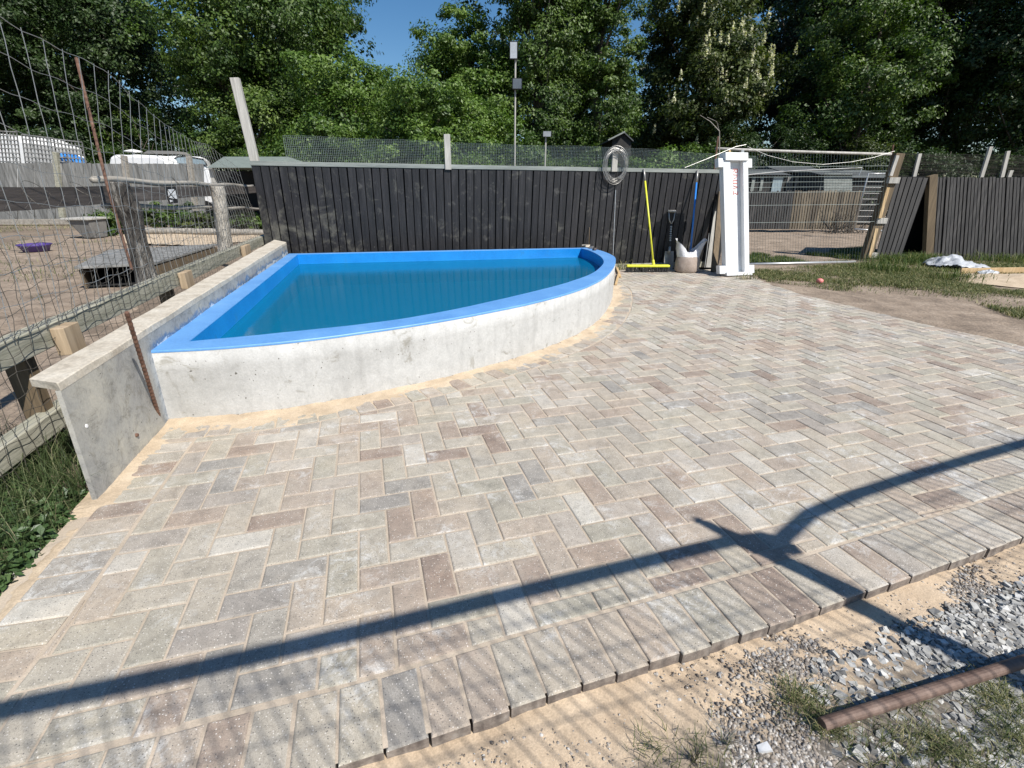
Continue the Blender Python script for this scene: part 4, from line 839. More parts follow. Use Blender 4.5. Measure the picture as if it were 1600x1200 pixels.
# ================================================================== RIGHT SIDE: gate panel, dark fences
ga, gb = G(1166, 413), G(1334, 409); gp = empty('mesh_gate', (ga.x, ga.y, 0), 'wide galvanised tube and mesh gate panel between the white channel and the leaning timber post', 'gate')
gd = Vector((gb.x-ga.x, gb.y-ga.y, 0)).normalized()
def gpp(x, y, off=0): return onplane(x, y, ga, gd, off)
mb = MB(); mb.tube([gpp(1164, 413), gpp(1250, 411), gpp(1336, 409)], .022, 10); mb.build('bottom_rail', Mt['galv'], gp, smooth=True)
mb = MB(); mb.tube([gpp(1118, 232), gpp(1160, 234), gpp(1280, 238), gpp(1392, 241)], .021, 10); mb.build('top_rail', Mt['palepost'], gp, smooth=True)
mb = MB(); mb.beam(gpp(1160, 420), gpp(1159, 234), .05, .05); mb.build('upright', Mt['galv'], gp)
mb = MB(); x = 1166.
while x < 1392:
    f_ = (x-1166)/226; mb.tube([gpp(x-18*f_-0, 412-3*f_), gpp(x, 235+5*f_)], .002, 3, caps=False); x += 4.6
for y in list(range(255, 300, 8))+[315, 342]: mb.tube([gpp(1164, y+6), gpp(1392-(y-240)*.25, y+4)], .003, 4, caps=False)
mb.build('mesh', Mt['greenwire'], gp)
mb = MB(); mb.tube([gpp(1150, 275), gpp(1220, 268), gpp(1347, 262)], .008, 6); mb.tube([gpp(1347, 262), gpp(1342, 274)], .006, 6); mb.build('loose_rail', Mt['galv'], gp)
def sagwire(pts, r_, lab):
    P = [Vector(p) for p in pts]; mb = MB(); mb.tube(P, r_, 5); mb.build('slack_wire', Mt['wire'], label=lab, cat='wire', origin=tuple(P[0]))
sagwire([gpp(x, y, -.1) for x, y in ((1168, 229), (1200, 243), (1240, 253), (1285, 257), (1330, 253), (1365, 246), (1398, 236))], .0032, 'slack wire sagging between the white channel and the leaning timber post')
sagwire([bp(1070, 262, -.03), bp(1105, 248, -.04), gpp(1150, 229, -.1), gpp(1166, 226, -.1)], .0032, 'taut wire running up from the black fence to the gate corner')
# leaning timber post with cleats
bw = G(1352, 404); tw = Y(1404, 240, bw.y+.05); mb = MB(); lpz = empty('leaning_post', (bw.x, bw.y, 0), 'tall leaning brown timber post with pale cleats beside the dark slatted panel', 'post')
mb.beam(bw, tw, .17, .12, upv=(0, -1, 0), w2=.16); mb.build('post', Mt['oldwood'], lpz, bevel=.005)
for (x0, y0, x1, y1) in ((1358, 402, 1369, 357), (1374, 341, 1387, 293), (1391, 275, 1402, 243)):
    a, b_ = Y(x0, y0, bw.y-.07), Y(x1, y1, bw.y-.03); mb = MB(); mb.beam(a, b_, .055, .04, upv=(0, -1, 0)); mb.build('batten', Mt['newwood'] if y0 > 300 else Mt['palepost'], lpz)
for x_, y_ in ((1376, 345), (1395, 282), (1361, 399)):
    p = Y(x_, y_, bw.y-.03); mb = MB(); mb.box(p.x-.09, p.y-.04, p.z-.05, p.x+.1, p.y+.04, p.z+.05); mb.build('cleat', Mt['palepost'], lpz, bevel=.004)
def slats(name, par, bl, tl_, br_, tr_, n_, fill, mat, th=.02, dep=0, topj=0):
    mb = MB()
    for i in range(n_):
        u0 = i/n_; u1 = (i+fill)/n_; j = random.uniform(-topj, topj); jj = random.uniform(0, dep)
        p = [bl.lerp(br_, u0), bl.lerp(br_, u1), tl_.lerp(tr_, u1)+Vector((0, 0, j)), tl_.lerp(tr_, u0)+Vector((0, 0, j))]; p = [q+Vector((0, -jj, 0)) for q in p]
        mb.hexa([p[0], p[1], p[1]+Vector((0, th, 0)), p[0]+Vector((0, th, 0))], [p[3], p[2], p[2]+Vector((0, th, 0)), p[3]+Vector((0, th, 0))])
    return mb.build(name, mat, par)
Yr = 9.6
pf1 = empty('leaning_fence_panel', (Y(1385, 402, Yr-.1).x, Yr-.1, 0), 'narrow dark slatted panel leaning to the right beside the tilted timber post', 'fence panel')
slats('slats', pf1, Y(1368, 404, Yr-.1), Y(1402, 276, Yr-.1), Y(1408, 404, Yr-.1), Y(1452, 278, Yr-.1), 6, .78, Mt['blackboard2'])
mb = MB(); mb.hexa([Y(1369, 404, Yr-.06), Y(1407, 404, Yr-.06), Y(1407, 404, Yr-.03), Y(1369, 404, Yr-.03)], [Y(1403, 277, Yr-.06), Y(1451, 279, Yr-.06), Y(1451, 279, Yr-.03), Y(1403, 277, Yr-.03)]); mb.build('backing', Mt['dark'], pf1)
fr2 = empty('slatted_fence', (Y(1460, 402, Yr).x, Yr, 0), 'grey black slatted fence at the right edge with a dark opening at its left end', 'fence')
slats('slats', fr2, Y(1453, 405, Yr), Y(1463, 277, Yr), Y(1700, 405, Yr), Y(1705, 277, Yr), 44, .72, Mt['blackboard2'], dep=.02, topj=.012)
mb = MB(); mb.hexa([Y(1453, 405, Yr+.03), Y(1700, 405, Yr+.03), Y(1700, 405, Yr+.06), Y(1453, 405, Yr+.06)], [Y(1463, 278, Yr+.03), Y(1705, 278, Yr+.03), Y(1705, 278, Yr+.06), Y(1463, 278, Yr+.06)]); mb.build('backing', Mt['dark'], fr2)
mb = MB(); mb.beam(Y(1449, 404, Yr-.04), Y(1456, 274, Yr-.04), .14, .1, upv=(0, -1, 0)); mb.build('post', Mt['oldwood'], fr2)
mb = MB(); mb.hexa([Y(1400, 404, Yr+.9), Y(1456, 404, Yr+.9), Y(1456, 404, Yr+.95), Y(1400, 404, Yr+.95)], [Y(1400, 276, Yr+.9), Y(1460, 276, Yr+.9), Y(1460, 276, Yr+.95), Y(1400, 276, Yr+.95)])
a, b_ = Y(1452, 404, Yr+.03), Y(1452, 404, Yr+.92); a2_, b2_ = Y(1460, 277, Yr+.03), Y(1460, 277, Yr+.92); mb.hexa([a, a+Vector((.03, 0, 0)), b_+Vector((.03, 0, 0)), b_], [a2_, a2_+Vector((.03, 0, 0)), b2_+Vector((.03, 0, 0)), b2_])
mb.hexa([Y(1402, 279, Yr), Y(1458, 279, Yr), Y(1456, 279, Yr+.9), Y(1402, 279, Yr+.9)], [Y(1402, 276, Yr), Y(1458, 276, Yr), Y(1456, 276, Yr+.9), Y(1402, 276, Yr+.9)]); mb.build('opening_shade_panels', Mt['dark'], fr2)  # near-black panels added so the opening reads as deep shade
mb = MB()
x = 1402.
while x < 1720: mb.tube([Y(x-2, 279, Yr+.05), Y(x, 238+(x-1402)*.028, Yr+.06)], .0024, 3, caps=False); x += 1.8
for i in range(22): mb.tube([Y(x_, 278-i*1.85+(x_-1402)*.0012*i+1.2*math.sin(x_*.03+i), Yr+.05) for x_ in range(1402, 1721, 12)], .0022, 3, caps=False)
mb.build('top_netting', Mt['darkwire'], fr2)
for x0, y0, x1, y1 in ((1428, 276, 1437, 240), (1533, 277, 1548, 229), (1565, 277, 1575, 236), (1576, 277, 1580, 266)):
    mb = MB(); mb.beam(Y(x0, y0, Yr+.02), Y(x1, y1, Yr+.02), .06, .04, upv=(0, -1, 0)); mb.build('netting_post', Mt['palepost'], fr2)
for x, y0, y1, yd, lab in ((1396, 245, 226, Yr, 'short rusty stake tip above the leaning timber post'), (1122, 236, 213, 8.3, 'short rusty stake above the end of the black fence')):
    a, b_ = Y(x-4, y0+60, yd+.02), Y(x, y1, yd+.02); a = Vector((a.x, a.y, .0)); mb = MB(); mb.tube([a, b_], .014, 6); mb.build('rusty_stake', Mt['stake'], label=lab, cat='stake', origin=tuple(a))
# paddock fence beyond the gate
Yp = 15.6; pdf = empty('paddock_fence', (Y(1160, 357, Yp).x, Yp, 0), 'weathered upright board fence across the paddock beyond the mesh gate', 'fence')
A_, B_, C_, D_ = Y(1120, 358, Yp), Y(1124, 299, Yp), Y(1338, 358, Yp), Y(1350, 298, Yp)
slats('boards', pdf, A_, B_, A_.lerp(C_, .52), B_.lerp(D_, .52), 30, .72, Mt['blackboard2'], dep=.02, topj=.02)
slats('newer_boards', pdf, A_.lerp(C_, .52), B_.lerp(D_, .52), C_, D_, 26, .72, Mt['tanboard'], dep=.02, topj=.02)
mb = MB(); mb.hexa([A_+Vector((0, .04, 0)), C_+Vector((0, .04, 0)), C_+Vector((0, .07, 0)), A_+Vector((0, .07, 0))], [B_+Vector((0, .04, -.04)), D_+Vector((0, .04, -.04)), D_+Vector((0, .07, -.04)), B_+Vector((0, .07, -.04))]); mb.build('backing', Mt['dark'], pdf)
# field gate standing behind
fg2 = empty('barred_gate', (Y(1345, 362, 13.5).x, 13.5, 0), 'tall barred metal gate half hidden behind the leaning timber post', 'gate')
q = lambda x, y: Y(x, y, 13.5)
mb = MB(); mb.tube([q(1334, 358), q(1357, 271), q(1392, 271)], .022, 8); mb.tube([q(1334, 358), q(1385, 361)], .022, 8); mb.build('frame', Mt['galv'], fg2, smooth=True)
mb = MB()
for i, y in enumerate(range(284, 356, 9)): mb.tube([q(1356-(y-271)*.264, y), q(1392, y+.5)], .007, 6)
mb.build('bars', Mt['wire'], fg2)
# brush pile
def twigs(name, P0, n_, L, r_, mat, lab, cat, spread=.5, kind=None):
    mb = MB()
    for i in range(n_):
        a = P0+Vector((random.gauss(0, spread), random.gauss(0, min(.2, spread)), 0)); d = Vector((random.gauss(0, .5), random.gauss(0, .3), random.uniform(.3, 1))).normalized(); l_ = L*random.uniform(.5, 1); p = [a]
        for j in range(4): d = (d+Vector((random.gauss(0, .2), random.gauss(0, .2), random.gauss(0, .1)))).normalized(); p.append(p[-1]+d*l_/4)
        mb.tube(p, [r_, r_*.8, r_*.6, r_*.4, r_*.2], 4)
    return mb.build(name, mat, label=lab, cat=cat, origin=tuple(P0), kind=kind)
twigs('brushwood', Vector((Y(1316, 357, 15.2).x, 15.2, 0)), 60, 1.1, .012, Mt['bark'], 'heap of dark brushwood against the paddock fence', 'brushwood', .5, 'stuff')
def shed(name, lab, x0, x1, ybase, ywall, yroof, Yd, dep, wallm, roofm, roofx=(0, 0), door=None, group=None, lean=0):
    e = empty(name, (Y((x0+x1)/2, ywall, Yd).x, Yd, 0), lab, 'shed', group); p0, p1 = Y(x0, ywall, Yd), Y(x1, ywall, Yd); hz = p0.z
    mb = MB(); mb.box(p0.x, Yd, 0, p1.x, Yd+dep, hz); mb.build('walls', wallm, e)
    zr = Y(x0, yroof, Yd).z; o = .15; rx0, rx1 = p0.x-o+roofx[0], p1.x+o+roofx[1]; mb = MB()
    mb.hexa([(p0.x-o, Yd-o, hz-.02), (p1.x+o, Yd-o, hz-.02), (p1.x+o, Yd+dep+o, hz-.02), (p0.x-o, Yd+dep+o, hz-.02)], [(rx0, Yd+dep*.45, zr), (rx1, Yd+dep*.45, zr), (rx1, Yd+dep*.55, zr), (rx0, Yd+dep*.55, zr)]); mb.build('roof', roofm, e)
    if door:
        for (dx0, dx1, dy0, dm, nm) in door:
            a, b_ = Y(dx0, dy0, Yd-.03), Y(dx1, dy0, Yd-.03); mb = MB(); mb.box(a.x, Yd-.04, .05, b_.x, Yd-.005, a.z); mb.build(nm, dm, e)
    return e
shed('shed', 'low dark shed with a pale blue sheet on its front, leftmost beyond the paddock fence', 1120, 1228, 340, 272, 262, 19, 3, Mt['shedwall'], Mt['shedroof'], door=[(1209, 1224, 276, Mt['glass'], 'pale_sheet'), (1176, 1181, 276, Mt['capgrey'], 'post'), (1190, 1194, 276, Mt['capgrey'], 'post')], group='sheds beyond the paddock')
shed('shed', 'middle dark shed beyond the paddock fence under a pale pitched roof', 1226, 1286, 340, 268, 257, 20, 3, Mt['shedwall'], Mt['shedroof'], door=[(1232, 1241, 274, Mt['greyboard'], 'door'), (1246, 1249, 270, Mt['palepost'], 'post')], group='sheds beyond the paddock')
e = shed('shed', 'shed clad in pale horizontal boards beyond the paddock fence', 1286, 1332, 340, 272, 264, 18.5, 2.5, Mt['shedroof'], Mt['shedroof'], group='sheds beyond the paddock')
for i in range(7):
    a, b_ = Y(1287, 273+i*4, 18.46), Y(1331, 273+i*4, 18.46); mb = MB(); mb.box(a.x, 18.44, a.z-.03, b_.x, 18.47, a.z+.045); mb.build('weatherboard', Mt['capgrey'], e)
shed('shed', 'rightmost dark shed with a low hipped grey roof behind the barred gate', 1334, 1400, 340, 277, 263, 19.5, 3, Mt['shedwall'], Mt['shedroof'], (.5, -.6), group='sheds beyond the paddock')
e = empty('shed', tuple(Y(970, 300, 21).xy.to_3d()), 'small dark gabled shed roof peeping over the netting behind the wire coil', 'shed')
gq = lambda x, y, d=0: Y(x, y, 21+d)
mb = MB(); mb.prism([gq(955, 340), gq(986, 340), gq(986, 216), gq(975, 208), gq(957, 216)], (0, 2.4, 0)); mb.build('walls', Mt['shedwall'], e)
mb = MB(); mb.beam(gq(950, 219, -.15), gq(976, 206, -.15), .16, .05, upv=(0, 0, 1)); mb.build('barge_board', Mt['capgrey'], e)
mb = MB(); P_ = [gq(950, 219, -.1), gq(976, 206, -.1), gq(976, 206, -.1)+Vector((0, 2.6, 0)), gq(950, 219, -.1)+Vector((0, 2.6, 0))]; mb.prism(P_, (0, 0, -.05)); P_ = [gq(976, 206, -.1), gq(990, 219, -.1), gq(990, 219, -.1)+Vector((0, 2.6, 0)), gq(976, 206, -.1)+Vector((0, 2.6, 0))]; mb.prism(P_, (0, 0, -.05)); mb.build('roof', Mt['shedroof'], e)
# litter on the right verge
def rag(name, x0, y0, wx, wy, h, mat, lab, cat, seed):
    c0 = G(x0, y0); n_ = 26; X, Yg = np.meshgrid(np.linspace(-1, 1, n_), np.linspace(-1, 1, n_)); Q = np.c_[X.ravel(), Yg.ravel()]
    rr_ = np.linalg.norm(Q, axis=1); nzz = vnoise(Q, 3.5, seed); nz2 = vnoise(Q, 8, seed+4); Z = h*np.clip(1.15-rr_, 0, 1)**.6*(.35+.9*nzz+.45*nz2*(nz2 > .5)); sc2 = 1+.25*(vnoise(Q*1.0, 2, seed+7)-.5)
    V = np.c_[c0.x+Q[:, 0]*wx*sc2, c0.y+Q[:, 1]*wy*sc2, Z+.01]; idx = np.arange(n_*n_).reshape(n_, n_); f = np.stack([idx[:-1, :-1], idx[:-1, 1:], idx[1:, 1:], idx[1:, :-1]], -1).reshape(-1, 4); keep = rr_ < 1.08+.1*np.sin(5*np.arctan2(Q[:, 1], Q[:, 0])+seed); f = f[keep[f].all(1)]
    o = mesh_np(name, V, f, mat, smooth=True, origin=(c0.x, c0.y, 0)); md = o.modifiers.new('t', 'SOLIDIFY'); md.thickness = .004; return setp(o, lab, cat)
rag('plastic_sheet', 1482, 417, .36, .34, .14, Mt['sheet'], 'crumpled grey white plastic sheet on the grass before the slatted fence', 'plastic sheet', 3)
rag('plastic_sheet', 1512, 419, .30, .24, .09, Mt['sheet'], 'second crumpled plastic sheet tucked right of the bigger one', 'plastic sheet', 5)
rag('plastic_bag', 1542, 429, .17, .12, .06, Mt['sheet'], 'small flattened plastic bag lying over the long plank', 'plastic bag', 8)
a, b_ = G(1500, 425, .02), G(1720, 424, .02); mb = MB(); mb.beam(Vector((a.x, a.y, .03)), Vector((b_.x, b_.y, .05)), .03, .10); mb.build('long_plank', Mt['newwood'], bevel=.003, label='long pale timber plank lying on edge in the grass at the right', cat='plank', origin=tuple(a))
c0 = G(1600, 441); nq = 30; V = []; f = []
pts = np.array([[c0.x+.1+r_*math.cos(a)*1.0, c0.y+.1+r_*math.sin(a)*.6, .11*(1-r_/1.0)**.7-.01] for r_ in np.linspace(0, .99, 12) for a in np.linspace(0, 6.283, 30, endpoint=False)]); pts[:, 2] += .03*(vnoise(pts[:, :2], 9, 4)-.5); idx = np.arange(360).reshape(12, 30); f = np.stack([idx[:-1], np.roll(idx, -1, 1)[:-1], np.roll(idx, -1, 1)[1:], idx[1:]], -1).reshape(-1, 4)
setp(mesh_np('sand_heap', pts, f[:, ::-1], Mt['sand'], smooth=True, origin=(c0.x, c0.y, 0)), 'small heap of tan building sand at the right edge beside the plank', 'sand heap')
pb_ = G(1280, 443); mb = MB(); mb.lathe((pb_.x, pb_.y, .0), [(.001, 0), (.03, .006), (.045, .03), (.042, .055), (.02, .07), (.001, .072)], 14); mb.build('pink_ball', Mt['pink'], smooth=True, label='small pink rubber ball on the dirt by the grass', cat='ball', origin=tuple(pb_))

# ================================================================== LEFT YARD
Yl = 17.5; yf = empty('weathered_fence', (Y(150, 345, Yl).x, Yl, 0), 'weathered grey close board fence across the far side of the left yard', 'fence')
slats('boards', yf, Y(-160, 350, Yl), Y(-160, 254, Yl), Y(322, 346, Yl), Y(318, 256, Yl), 74, .96, Mt['greyboard'], dep=.03, topj=.012)
for x0, x1, y0 in ((80, 92, 238), (190, 197, 243), (291, 299, 243)):
    a, b_ = Y((x0+x1)/2+12, 340, Yl-.06), Y((x0+x1)/2, y0, Yl-.06); mb = MB(); mb.beam(a, b_, .16, .1, upv=(0, -1, 0)); mb.build('post', Mt['pole'] if x0 > 100 else Mt['beam'], yf)
mb = MB(); mb.beam(Y(-60, 347, 17), Y(132, 346, 17), .16, .16); mb.build('kerb_log', Mt['pole'], label='long pale timber kerb along the foot of the weathered grey fence', cat='kerb', origin=tuple(Y(-60, 347, 17)))
tr_ = empty('trellis', (Y(60, 260, 18).x, 18, 0), 'square lattice trellis standing above the weathered grey fence at the left edge', 'trellis'); 
for (xa, xb, ya, yb) in ((-60, 26, 202, 206), (34, 84, 210, 216), (84, 128, 217, 222)):
    mb = MB(); n_ = int((xb-xa)/5.2)
    for i in range(n_+1): x = xa+(xb-xa)*i/n_; mb.beam(Y(x+7, 262, 18), Y(x, ya+(yb-ya)*i/n_, 18), .035, .02, upv=(0, -1, 0))
    for j in range(8): yy = j*7; mb.beam(Y(xa+yy*.13, ya+yy, 17.98), Y(xb+yy*.13, yb+yy*.96, 17.98), .02, .035)
    mb.build('lattice_panel', Mt['greyboard'], tr_)
gh = empty('greenhouse', (Y(0, 240, 19.5).x, 19.5, 0), 'white shed with a sloping roof glimpsed through the trellis', 'shed')
mb = MB(); P_ = [Y(x, y, 19.5) for x, y in ((-120, 300), (48, 300), (38, 225), (0, 209), (-120, 204))]; mb.prism(P_, (0, 2.5, 0)); mb.build('walls', Mt['whitebody'], gh)


def lump(name, x, y, Yd, sx, sy, sz, mat, lab, cat, seed=1, z0=None, grp=None):
    c_ = Y(x, y, Yd); k, m_ = 22, 12; V = []
    for i in range(m_+1):
        for j in range(k):
            th = math.pi*i/m_; ph = 6.283*j/k; r_ = 1+.14*math.sin(4*ph+seed+3*th)+.09*math.sin(9*ph-5*th+seed); V.append((c_.x+sx*r_*math.sin(th)*math.cos(ph), c_.y+sy*r_*math.sin(th)*math.sin(ph), c_.z+sz*r_*math.cos(th)))
    f = [(i*k+j, i*k+(j+1) % k, (i+1)*k+(j+1) % k, (i+1)*k+j) for i in range(m_) for j in range(k)]; return setp(mesh_np(name, V, [q_[::-1] for q_ in f], mat, smooth=True, origin=tuple(c_)), lab, cat, grp)
lump('blue_tarpaulin', 108, 254, 18.6, .42, .4, .28, Mt['tarp'], 'crumpled blue tarpaulin piled behind the weathered grey fence', 'tarpaulin', 2)
lump('white_sack', 117, 249, 18.9, .3, .3, .14, Mt['whitebody'], 'flat white sack lying on top of the blue tarpaulin', 'sack', 4)
def vehicle(name, lab, x0, x1, ytop, Yd, win=None, dark_top=None):
    e = empty(name, (Y((x0+x1)/2, ytop, Yd).x, Yd, 0), lab, 'van' if win else 'caravan', 'white vehicles behind the grey fence'); a, b_ = Y(x0, ytop, Yd), Y(x1, ytop, Yd); W_ = b_.x-a.x; zt = a.z
    pr_ = [(0, .5), (.0, zt*.62), (.015, zt*.86), (.06, zt*.965), (.14, zt*.995), (.5, zt), (.86, zt*.985), (.94, zt*.93), (1, zt*.72), (1, .5)]
    mb = MB(); mb.prism([(a.x+u*W_, Yd, z) for u, z in pr_], (-.5 if win else 0, 1.2 if win else 2.1, 0)); mb.build('body', Mt['whitebody'], e, bevel=.10)
    for u in (.25, .75):
        mb = MB(); cx_ = a.x+u*W_; mb.tube([(cx_, Yd-.01, .33), (cx_, Yd+.2, .33)], .33, 16); mb.build('wheel', Mt['black'], e)
    if win:
        mb = MB(); P_ = [Y(x, y, Yd-.02) for x, y in win]; mb.prism(P_, (0, .03, 0)); w_ = mb.build('window', Mt['glass'], e); mb = MB(); mb.tube(P_+[P_[0]], .025, 5); mb.build('window_seal', Mt['black'], w_)
    if dark_top:
        mb = MB(); P_ = [Y(x, y, Yd+1) for x, y in dark_top]; mb.prism(P_, (0, .8, 0)); mb.build('roof_cover', Mt['plate'], e)
    return e
e = vehicle('caravan', 'white rounded caravan with a small roof dome behind the grey fence', 164, 262, 241, 20.5)
mb = MB(); c_ = Y(209, 240, 20.8); mb.lathe((c_.x, c_.y, c_.z-.1), [(.07, 0), (.06, .12), (.32, .16), (.28, .2), (.05, .25), (.001, .26)], 16); mb.build('roof_dome', Mt['whitebody'], e, smooth=True)
vehicle('van', 'white van with a curved side window and a dark roof cover behind the grey fence', 250, 322, 243, 21.2, ((268, 258), (270, 250), (277, 245), (290, 244), (318, 249), (324, 258)), ((222, 240), (231, 235), (272, 236), (281, 241)))
pav = empty('open_shelter', (Y(360, 270, 14).x, 14, 0), 'open fronted shelter with a grey green pitched roof behind the corner of the black fence', 'shelter')
A_, B_, C_, D_ = Y(323, 262, 13.6), Y(430, 262, 13.6), Y(351, 245, 15), Y(450, 245, 15); mb = MB(); mb.hexa([A_, B_, B_+Vector((.3, 3.4, -.0)), A_+Vector((-.2, 3.4, 0))], [C_+Vector((0, -.05, 0)), D_+Vector((0, -.05, 0)), D_, C_]); mb.build('roof', Mt['green_roof'], pav)
mb = MB(); mb.box(Y(329, 262, 15.6).x, 15.6, 0, Y(460, 262, 15.6).x, 15.7, A_.z-.02); mb.build('back_wall', Mt['dark'], pav)  # near-black colour paints the shade inside the shelter
for x_ in (327, 428):
    a = Y(x_, 262, 13.8); mb = MB(); mb.box(a.x, 13.75, 0, a.x+.1, 13.85, a.z-.02); mb.build('post', Mt['palepost'], pav)
# low hutch / covered pit in the left yard
hu = empty('low_hutch', tuple(G(128, 457)), 'low wooden hutch with a flat grey roof and dark open front in the left yard', 'hutch')
zz = .27; q4 = [G(115, 417, zz), G(240, 411, zz), G(340, 381, zz), G(170, 390, zz)]; mb = MB(); mb.hexa([p-Vector((0, 0, .03)) for p in q4], q4); mb.build('roof', Mt['greyboard'], hu, bevel=.003)
def wallp(p, q_, th, z1, mat, nm):
    mb = MB(); a, b_ = Vector((p.x, p.y, z1/2-.02)), Vector((q_.x, q_.y, z1/2-.02)); mb.beam(a, b_, th, z1); mb.build(nm, mat, hu)
ins = [p.lerp((q4[0]+q4[2])/2, .05) for p in q4]
wallp(ins[1], ins[2], .03, zz-.03, Mt['oldwood'], 'side'); wallp(ins[2], ins[3], .03, zz-.03, Mt['oldwood'], 'side'); wallp(ins[3], ins[0], .03, zz-.03, Mt['oldwood'], 'side')
mb = MB(); mb.beam(Vector((ins[0].x, ins[0].y, -.02)), Vector((ins[0].x, ins[0].y, zz-.03)), .07, .07); mb.build('corner_post', Mt['newwood'], hu)
mb = MB(); mb.add([(p.x, p.y, -.002) for p in ins], [(0, 1, 2, 3)]); mb.build('painted_hutch_shade', Mt['dark'], hu)  # near-black sheet painted in for the shade under the hutch roof
c_ = G(57, 392); k = 26; V = []; pr_ = [(.001, .005), (.2, .0), (.25, .10), (.28, .13), (.265, .135), (.23, .10), (.19, .03), (.001, .02)]
mb = MB(); mb.lathe((c_.x, c_.y, .0), pr_, 26); o = mb.build('purple_tub', Mt['purple'], smooth=True, label='shallow purple plastic tub lying on the yard soil', cat='tub', origin=tuple(c_))
pl = G(142, 371); mb = MB(); mb.hexa([(pl.x-.18, pl.y, -.02), (pl.x+.12, pl.y, -.02), (pl.x+.12, pl.y+.4, -.02), (pl.x-.25, pl.y+.4, -.02)], [(pl.x-.4, pl.y-.1, .42), (pl.x+.14, pl.y-.1, .42), (pl.x+.14, pl.y+.5, .42), (pl.x-.4, pl.y+.5, .42)]); e = empty('stone_planter', tuple(pl), 'pale stone planter with a wide rim beside the shrubs in the left yard', 'planter'); mb.build('trough', Mt['plate'], e, bevel=.02)
mb = MB(); mb.box(pl.x-.5, pl.y-.15, .42, pl.x+.18, pl.y+.6, .47); mb.build('rim', Mt['palepost'], e, bevel=.01)
a, b_ = G(225, 365), G(430, 368); mb = MB(); mb.tube([a.lerp(b_, i/20)+Vector((0, 0, .07)) for i in range(21)], [.09+.01*math.sin(i*2) for i in range(21)], 8); mb.build('edging_log', Mt['pole'], smooth=True, label='pale log edging in front of the shrubs in the left yard', cat='log', origin=tuple(a))
pit = gpoly([(180, 366), (300, 364), (430, 366), (428, 374), (300, 384), (190, 380)]); patch('sand_pit', pit, .0, Mt['sand'], .03, 3, 60, kind='structure')

# ================================================================== FLOODLIGHTS
def flood(x, y0, y1, Yd, lamps, lab, grp='floodlights behind the fence'):
    e = empty('floodlight_pole', (Y(x, y1, Yd).x, Yd, 0), lab, 'floodlight', grp); t_ = Y(x, y0, Yd); mb = MB(); mb.tube([(t_.x, Yd, 0), (t_.x, Yd, t_.z)], .014, 8); mb.build('pole', Mt['palepost'], e)
    for (cx_, cy, wx, hy, tilt) in lamps:
        c_ = Y(cx_, cy, Yd-.12); sc_ = (Yd)/F*1.02; w_, h_ = wx*sc_/2, hy*sc_/2; d = Vector((0, -1, -.25)); mb = MB(); mb.hexa([c_+Vector((-w_, .05, -h_)), c_+Vector((w_, .05, -h_)), c_+Vector((w_, .10, -h_*.9)), c_+Vector((-w_, .10, -h_*.9))], [c_+Vector((-w_, tilt, h_)), c_+Vector((w_, tilt, h_)), c_+Vector((w_, .10, h_)), c_+Vector((-w_, .10, h_))]); h = mb.build('lamp_housing', Mt['black'], e, bevel=.006)
        g = .86; mb = MB(); mb.hexa([c_+Vector((-w_*g, .045, -h_*g)), c_+Vector((w_*g, .045, -h_*g)), c_+Vector((w_*g, .06, -h_*g)), c_+Vector((-w_*g, .06, -h_*g))], [c_+Vector((-w_*g, tilt-.008, h_*g)), c_+Vector((w_*g, tilt-.008, h_*g)), c_+Vector((w_*g, .06, h_*g)), c_+Vector((-w_*g, .06, h_*g))]); mb.build('lamp_glass', Mt['lampglass'], h)
flood(805.5, 74, 256, 9.2, ((802.5, 78, 10, 19, .0), (808, 131, 13, 12, -.03)), 'tall thin pole with one white and one black floodlight')
flood(853, 209, 256, 10.5, ((855, 209, 12, 7, .02),), 'short thin pole with a single small white floodlight')

# ================================================================== TREES
def crown_leaves(ells, n_cl, per, csz, leaf, seed, shell=.55, flat=1.0, hang=0):
    """ells = [(cx,cy,cz,rx,ry,rz,weight)] -> leaf quads gathered in uneven clumps through the volume"""
    g = np.random.default_rng(seed); W_ = np.array([e[6] for e in ells], float); W_ /= W_.sum(); which = g.choice(len(ells), n_cl, p=W_); E_ = np.array([e[:6] for e in ells])[which]
    d = g.normal(size=(n_cl, 3)); d /= np.linalg.norm(d, axis=1)[:, None]; r_ = (shell+(1-shell)*g.random(n_cl)**.6); r_ *= 1+.16*np.sin(d[:, 0]*5+seed)*np.sin(d[:, 2]*6+seed*2)
    C = E_[:, :3]+d*E_[:, 3:]*r_[:, None]; cs = csz*(.5+1.0*g.random(n_cl)); tone = np.clip(.45+.20*g.normal(size=n_cl), 0, 1)
    k = n_cl*per; ci = np.repeat(np.arange(n_cl), per); dd = g.normal(size=(k, 3)); dd /= np.linalg.norm(dd, axis=1)[:, None]
    rr_ = cs[ci]*(g.random(k)**.45); P = C[ci]+dd*rr_[:, None]*np.array([1, 1, .62*flat]); P[:, 2] -= hang*np.abs(g.normal(size=k))*cs[ci]
    Nn_ = dd*.7+d[ci]*.6+np.array([0, 0, .55])+g.normal(size=(k, 3))*.45
    V, Fc = leaves_np(P, Nn_, leaf)
    rn = np.clip(tone[ci]+.16*g.normal(size=k), 0, 1); return V, Fc, rn, C
